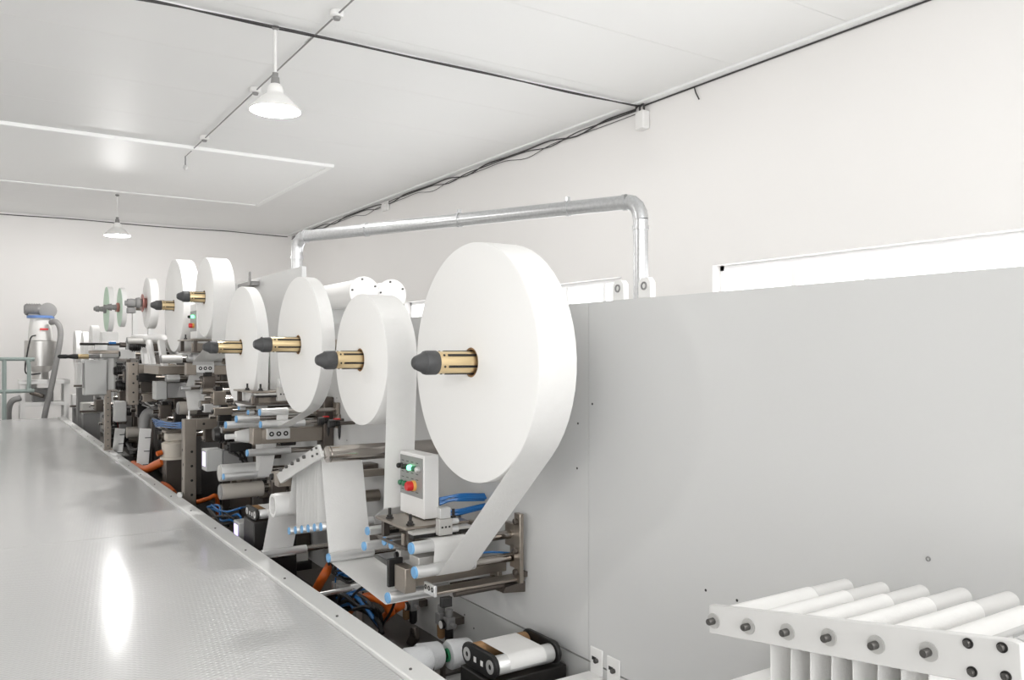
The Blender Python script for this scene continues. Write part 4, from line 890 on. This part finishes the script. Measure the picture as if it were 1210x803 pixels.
# small valves and boxes standing along the bed (seen over the walkway edge)
V = Thing('valve_block', 'dark pneumatic valve block on the bed below the core tube', 'valve', 'valve blocks on the bed')
yy = 4.62
V.part('body', MB().box(1.48, 1.62, yy-.06, yy+.06, BEDZ, BEDZ+.10), 'black_metal', bev=.005)
for i in range(3): V.part('solenoid', MB().box(1.49, 1.60, yy-.05+.036*i, yy-.024+.036*i, BEDZ+.1005, BEDZ+.15), 'alu_mat', bev=.003)
V.part('fitting', MB().cyl((1.479, yy, BEDZ+.05), (1.44, yy, BEDZ+.05), .012), 'alu'); V.done()
for dy, lab in ((.5, 'dark pneumatic valve block on the bed under the matt grey drum'), (-.75, 'dark pneumatic valve block on the bed under the row of six rollers')): copy_thing(V, (0, dy, 0), lab)
for k, (y0, y1) in enumerate(((3.15, 3.6), (5.0, 5.6), (6.3, 6.8), (7.4, 8.2))):
    pts = [(1.38+.02*(k % 2), y0+(y1-y0)*i/6, BEDZ+.03+.05*abs(math.sin(i*1.3+k))) for i in range(7)]
    hose('cable', 'black cable snaking along the bed '+('beside the arching orange hose', 'below the shiny aluminium drum', 'behind the L-shaped gantry', 'below the slotted guides')[k], pts, .011, 'black', 'cable', 'black cables on the bed')
# far low machine modules beyond the cabinet
for (u, v, lab, h, m) in ((104, 482, 'silver low machine module just beyond the cabinet post', .22, 'alu_mat'), (92, 476, 'white low machine module next to the powder stand', .28, 'white'), (97, 452, 'pale upright housing left of the grey cabinet', .45, 'white')):
    q = P(u, v, X=1.42); Y = q.y; t = Thing('machine_module', lab, 'machine module')
    t.part('base', MB().box(q.x-.06, q.x+.16, Y, Y+.25, BEDZ, q.z-.08), 'mid_grey')
    t.part('housing', MB().box(q.x-.08, q.x+.18, Y-.02, Y+.27, q.z-.0795, q.z+h-.14), m, bev=.01)
    t.part('rail', MB().box(q.x-.12, q.x+.2, Y-.06, Y-.021, q.z-.06, q.z-.03), 'dark_steel')
    t.part('lamp', MB().lathe((q.x+.02, Y-.02, q.z+.02), (0,-1,0), [(0, .008), (.01, .008)], 12), 'green_lit' if u == 97 else 'black'); t.done()

# ================================================================== things behind the panel: drums, duct
t = Thing('filter_drums', 'pair of white horizontal drums with bolted end caps behind the rolls', 'drums')
for (u, v, X) in ((430.6, 345, 2.0), (463.5, 348, None)):
    Y = 4.71; q = P(u, v, Y=Y); k = t.part('drum', MB().lathe((q.x, Y+.012, q.z), (0,1,0), [(0, .084), (.9, .084)], 40), 'white')
    c = t.part('end_cap', MB().lathe((q.x, Y, q.z), (0,1,0), [(0, .095), (.002, .097), (.0115, .097)], 40), 'white', k)
    for i in range(5):
        g = .5+i*2*math.pi/5; t.part('bolt', BOLT_Y, None, c, at=(q.x+.08*math.cos(g), Y, q.z+.08*math.sin(g)))
t.part('saddle', MB().box(1.92, 2.3, 5.2, 5.3, 0, P(430, 345, Y=4.71).z-.082), 'grey_paint'); t.done()
t = Thing('exhaust_duct', 'galvanised round duct running above the machine with elbows at both ends', 'duct')
zD_ = CAMZ+.968; A = P(757, 237, Z=zD_); B = P(351, 280, Z=zD_); r = .047; dn = (B-A).normalized()
t.part('horizontal_run', MB().tube([A+dn*.09, B-dn*.09], r, 28, 1), 'galv')
def elbow(c, d, e):
    pts = [c+d*.09]+[c+d*(.09*(1-math.sin(g)))+Vector((0,0,-1))*(.12*(1-math.cos(g))) for g in (.4, .8, 1.2)]+[c+Vector((0,0,-.12))]
    return MB().tube(pts, r*1.04, 28, 1)
Ae = Vector((A.x, A.y, zD_)); t.part('elbow', elbow(A, dn, 1), 'galv'); t.part('elbow', elbow(B, -dn, 1), 'galv')
t.part('drop_pipe', MB().tube([A+Vector((0,0,-.12)), Vector((A.x, A.y, 0))], r, 28, 1), 'galv'); t.part('drop_pipe', MB().tube([B+Vector((0,0,-.12)), Vector((B.x, B.y, 0))], r, 28, 1), 'galv')
for f_ in (.035, .17, .46, .75, .965): t.part('collar', MB().lathe(A.lerp(B, f_)-dn*.012, dn, [(0, r*1.12), (.024, r*1.12)], 28), 'galv')
t.part('collar', MB().lathe(A+Vector((0,0,-.16)), (0,0,-1), [(0, r*1.12), (.024, r*1.12)], 28), 'galv'); t.part('collar', MB().lathe(B+Vector((0,0,-.16)), (0,0,-1), [(0, r*1.12), (.024, r*1.12)], 28), 'galv')
for f_ in (.17, .46): 
    q = A.lerp(B, f_); t.part('clamp_ear', MB().box(q.x-.012, q.x+.012, q.y-.01, q.y+.01, q.z+.05, q.z+.075), 'galv')
t.done()
p = P(300, 336, X=1.72); one('clamp_bar', 'grey clamp bar at the top edge of the tall grey plate', 'clamp', MB().box(PX-.06, PX-.001, 6.05, 6.42, CAMZ+.50, CAMZ+.535).box(PX-.07, PX-.061, 6.05, 6.09, CAMZ+.50, CAMZ+.60), 'mid_grey', bev=.004)

# ================================================================== lamps, cables, ceiling fittings
def pendant(label, x, y, group='pendant lamps'):
    t = Thing('pendant_lamp', label, 'lamp', group); zr = CAMZ+1.84
    t.part('ceiling_hook', MB().lathe((x, y, CZ-.022), (0,0,-1), [(0, .03), (.015, .03), (.03, .012)], 16), 'mid_grey')
    t.part('rod', MB().cyl((x, y, CZ-.05), (x, y, zr+.27), .012, 12), 'white')
    t.part('socket', MB().lathe((x, y, zr+.20), (0,0,1), [(0, .035), (.05, .03), (.055, .022), (.085, .022)], 20), 'mid_grey')
    prof = [(0, .19), (.008, .188), (.035, .165), (.065, .138), (.095, .108), (.115, .082), (.126, .066), (.14, .06), (.165, .058), (.185, .05), (.20, .036)]
    o = MB().lathe((x, y, zr), (0,0,1), prof+[(q[0]-.003, max(q[1]-.004, .01)) for q in prof[::-1]]+[prof[0]], 40, False)
    t.part('shade', o, 'shade'); t.part('bulb', MB().lathe((x, y, zr+.15), (0,0,-1), [(0, .018), (.04, .02), (.08, .045), (.11, .05), (.135, .04), (.15, .012)], 24), 'bulb')
    t.done()
    ld = bpy.data.lights.new('pendant_light', 'POINT'); ld.energy = LAMP_W; ld.shadow_soft_size = .06; ld.color = (1, .985, .97)
    lo_ = bpy.data.objects.new('pendant_light', ld); COL.objects.link(lo_); lo_.location = (0, 0, zr-.02-t.root.location.z); lo_.parent = t.root
pendant('white metal pendant lamp hanging from the black ceiling cable', 1.91, 6.19)
pendant('white metal pendant lamp hanging near the far wall', 1.87, 14.07)
pendant('unseen added pendant lamp behind the camera over the walkway', 1.91, -1.7)  # lamps from here on are out of view, added to light the hall
pendant('unseen added pendant lamp over the open side of the hall', -3.6, 6.19); pendant('unseen added pendant lamp over the open side near the far wall', -3.6, 14.07)
pendant('unseen added pendant lamp over the open side behind the camera', -3.6, -1.7)
def wavy(a, b, n, amp, seed):
    rr = random.Random(seed); a, b = Vector(a), Vector(b); return [a.lerp(b, i/n)+Vector((0, rr.uniform(-amp, amp), -abs(rr.gauss(0, amp)) if 0 < i < n else 0)) for i in range(n+1)]
t = Thing('ceiling_cable', 'black electrical cables strung across the ceiling to the junction box', 'cable')
t.part('cable', MB().tube(wavy((-6.5, 6.19, CZ-.03), (RX-.07, 6.19, CZ-.03), 16, .008, 1), .007, 6), 'cable'); t.part('cable', MB().tube(wavy((-6.5, 6.17, CZ-.034), (RX-.06, 6.16, CZ-.034), 14, .012, 2), .006, 6), 'cable'); t.done()
t = Thing('wall_cable', 'black cables along the top of the window wall', 'cable')
for s_, (zz, r) in enumerate(((.035, .008), (.05, .006), (.08, .004))):
    t.part('cable', MB().tube([(RX-.02, 6.25+(FY-6.3)*i/22, CZ-zz-(.05 if i % 5 == 2+s_ else .0)-random.uniform(0, .012)) for i in range(23)], r, 6), 'cable')
t.done()
one('wall_cable', 'black cable along the top of the far wall', 'cable', MB().tube([(-6.5+12*i/20, FY-.015, CZ-.03-.02*abs(math.sin(i*.7))) for i in range(21)], .008, 6), 'cable')
one('wall_cable', 'thin dark cable along the top of the window wall beyond the junction box', 'cable', MB().tube([(RX-.012, NY+11.15*i/16, CZ-.028) for i in range(17)], .007, 6), 'cable')
t = Thing('junction_box', 'white junction box under the ceiling on the window wall', 'box')
q = P(763, 143, X=RX); k = t.part('body', MB().box(RX-.09, RX-.001, q.y-.06, q.y+.06, q.z-.09, q.z+.09), 'white', bev=.01)
for dy in (-.03, .03): t.part('cable_tail', MB().tube([(RX-.05, q.y+dy, q.z+.09), (RX-.05, q.y+dy+.01, q.z+.16), (RX-.05, q.y+dy+.06, CZ-.04)], .011, 8), 'cable')
t.done()
q = P(457, 245, X=RX); t = Thing('wall_fitting', 'small round white fitting on the window wall under the cables', 'fitting')
t.part('plate', MB().box(RX-.03, RX-.001, q.y-.12, q.y+.14, q.z-.06, q.z+.1), 'white', bev=.01); t.part('dome', MB().lathe((RX-.0305, q.y, q.z), (-1,0,0), [(0, .07), (.04, .065), (.06, .03)], 20), 'white'); t.done()
q = P(826, 103, X=RX); one('wire_end', 'short loose wire end hanging at the top of the window wall', 'wire', MB().tube([(RX-.01, q.y+.05, CZ-.03), (RX-.02, q.y+.02, CZ-.09), (RX-.02, q.y-.02, CZ-.16)], .006, 6), 'cable')
sx = 2.77
sx = P(398, 13, Z=CZ).x
one('conduit', 'thin grey conduit running along the ceiling between round boxes', 'conduit', MB().cyl((sx, -4, CZ-.029), (sx, 10.85, CZ-.029), .0065, 8), 'mid_grey')
for (u, v) in ((398, 13), (298, 103), (237, 160)):
    q = P(u, v, Z=CZ); t = Thing('ceiling_box', 'small round white junction box on the ceiling conduit', 'box', 'boxes on the ceiling conduit')
    t.part('base', MB().lathe((sx, q.y, CZ-.0015), (0,0,-1), [(0, .05), (.038, .05), (.044, .043)], 20), 'white'); t.part('cap', MB().lathe((sx, q.y, CZ-.047), (0,0,-1), [(0, .03), (.018, .024)], 16), 'mid_grey'); t.done()
t = Thing('sprinkler_head', 'small sensor hanging at the end of the ceiling conduit', 'sensor')
t.part('stem', MB().cyl((sx, 10.85, CZ-.03), (sx, 10.85, CZ-.14), .008, 8), 'mid_grey'); t.part('head', MB().lathe((sx, 10.85, CZ-.14), (0,0,-1), [(0, .02), (.03, .03), (.06, .012)], 14), 'alu'); t.done()

# ================================================================== far left: powder stand and railing
Y = 15.6; d = ray(50, HV); k = Y/d.y
def FP(u, v, dy=0): return P(u, v, Y=Y+dy)
t = Thing('steel_stand', 'white steel stand with two shelves below the powder hopper', 'stand')
xa, xb = FP(23, 450).x, FP(79, 450).x; zt = FP(50, 450).z; zm = FP(50, 474).z
t.part('top_shelf', MB().box(xa-.02, xb+.02, Y-.3, Y+.3, zt-.04, zt+.03), 'white', bev=.006); t.part('lower_shelf', MB().box(xa, xb, Y-.28, Y+.28, zm-.06, zm), 'white', bev=.006)
for xx in (xa+.03, xb-.03):
    for dy in (-.25, .25): t.part('leg', MB().box(xx-.035, xx+.035, Y+dy-.035, Y+dy+.035, 0, zt-.0405), 'white')
t.done()
t = Thing('powder_hopper', 'steel hopper with clear upper bin and grey blower motor on top', 'hopper')
x = FP(48, 420).x; zz = lambda v: FP(48, v).z
t.part('bucket', MB().lathe((x, Y, zt+.031), (0,0,1), [(0, .12), (.10, .12), (.12, .12), (zz(432)-zt-.03, .235), (zz(403)-zt-.03, .235), (zz(403)-zt-.02, .225)], 32), 'hopper_steel')
t.part('clear_bin', MB().lathe((x+.0, Y, zz(402)+.001), (0,0,1), [(0, .18), (zz(388)-zz(402), .17), (zz(376)-zz(402), .15)], 28), 'clear_plastic')
t.part('lid', MB().lathe((x, Y, zz(376)+.002), (0,0,1), [(0, .20), (.04, .20)], 28), 'blue_lid')
t.part('red_handle', MB().box(x-.02, x+.10, Y-.19, Y-.155, zz(390), zz(388)), 'red')
m = t.part('blower', MB().lathe((x+.1, Y-.05, zz(367)), (0,-1,0), [(-.06, .09), (-.05, .13), (.05, .13), (.06, .09)], 28), 'mid_grey')
t.part('motor', MB().lathe((x-.24, Y, zz(366)), (1,0,0), [(0, .06), (.02, .09), (.24, .095), (.28, .06)], 24), 'mid_grey')
for i in range(6): t.part('fin', MB().ring((x-.2+.035*i, Y, zz(366)), (1,0,0), .09, .105, .012, 24), 'mid_grey', m+1)
t.part('motor_foot', MB().box(x-.18, x+.08, Y-.07, Y+.07, zz(376)+.042, zz(371)), 'mid_grey'); t.done()
hx = lambda u, v, dy=-.35: FP(u, v, dy)
hose('flexible_hose', 'grey suction hose curving down from the hopper across the stand', [hx(60, 381, -.22), hx(66, 380, -.30), hx(71, 388), hx(71, 402), hx(66, 430), hx(60, 460), hx(54, 485), hx(50, 510), Vector((hx(48, 520).x, hx(48, 520).y-.1, .047))], .045, 'mid_grey')
hose('cable', 'thin black cable hanging down the side of the hopper', [hx(42, 396, -.2), hx(36, 400, -.26), hx(31, 425, -.34), hx(30, 439), hx(36, 442, -.36), hx(48, 441, -.36)], .012, 'black', 'cable')
hose('flexible_hose', 'dark hose curling at the foot of the white steel stand', [hx(24, 470, -.36), hx(14, 474, -.4), hx(10, 486, -.4), hx(11, 510, -.4), Vector((hx(12, 520, -.4).x, hx(12, 520, -.4).y, .047))], .045, 'mid_grey')
t = Thing('pump_drive', 'small pump with belt cover on the lower shelf of the stand', 'pump')
q = FP(46, 462); t.part('belt_cover', MB().bar((q.x-.14, Y-.2, zm+.16), (q.x+.06, Y-.2, zm+.09), .06, .11, up=(0,-1,0)), 'dark_steel', bev=.02); t.part('housing', MB().box(q.x-.1, q.x+.2, Y-.165, Y+.1, zm+.0005, zm+.22), 'mid_grey', bev=.01)
t.part('back_plate', MB().box(q.x-.2, q.x-.02, Y+.12, Y+.14, zm+.0005, zm+.30), 'white'); t.done()
t = Thing('handrail', 'grey-green tubular handrail at the far end of the walkway', 'railing'); Y2 = 14.95
ra = lambda u, v: P(u, v, Y=Y2)
zt_, zl_ = ra(20, 424).z, ra(20, 462).z; xR = ra(34, 440).x; xL = -1.4
t.part('rail', MB().tube([(xL, Y2, zt_), (xR-.09, Y2, zt_), (xR-.03, Y2, zt_-.025), (xR, Y2, zt_-.09), (xR, Y2, zl_+.09), (xR-.03, Y2, zl_+.025), (xR-.09, Y2, zl_), (xL, Y2, zl_)], .03, 12, 3), 'rail')
for xx in (ra(5, 440).x, xL+.05): t.part('post', MB().cyl((xx, Y2, 0), (xx, Y2, zt_-.0), .03, 14), 'rail')
t.done()
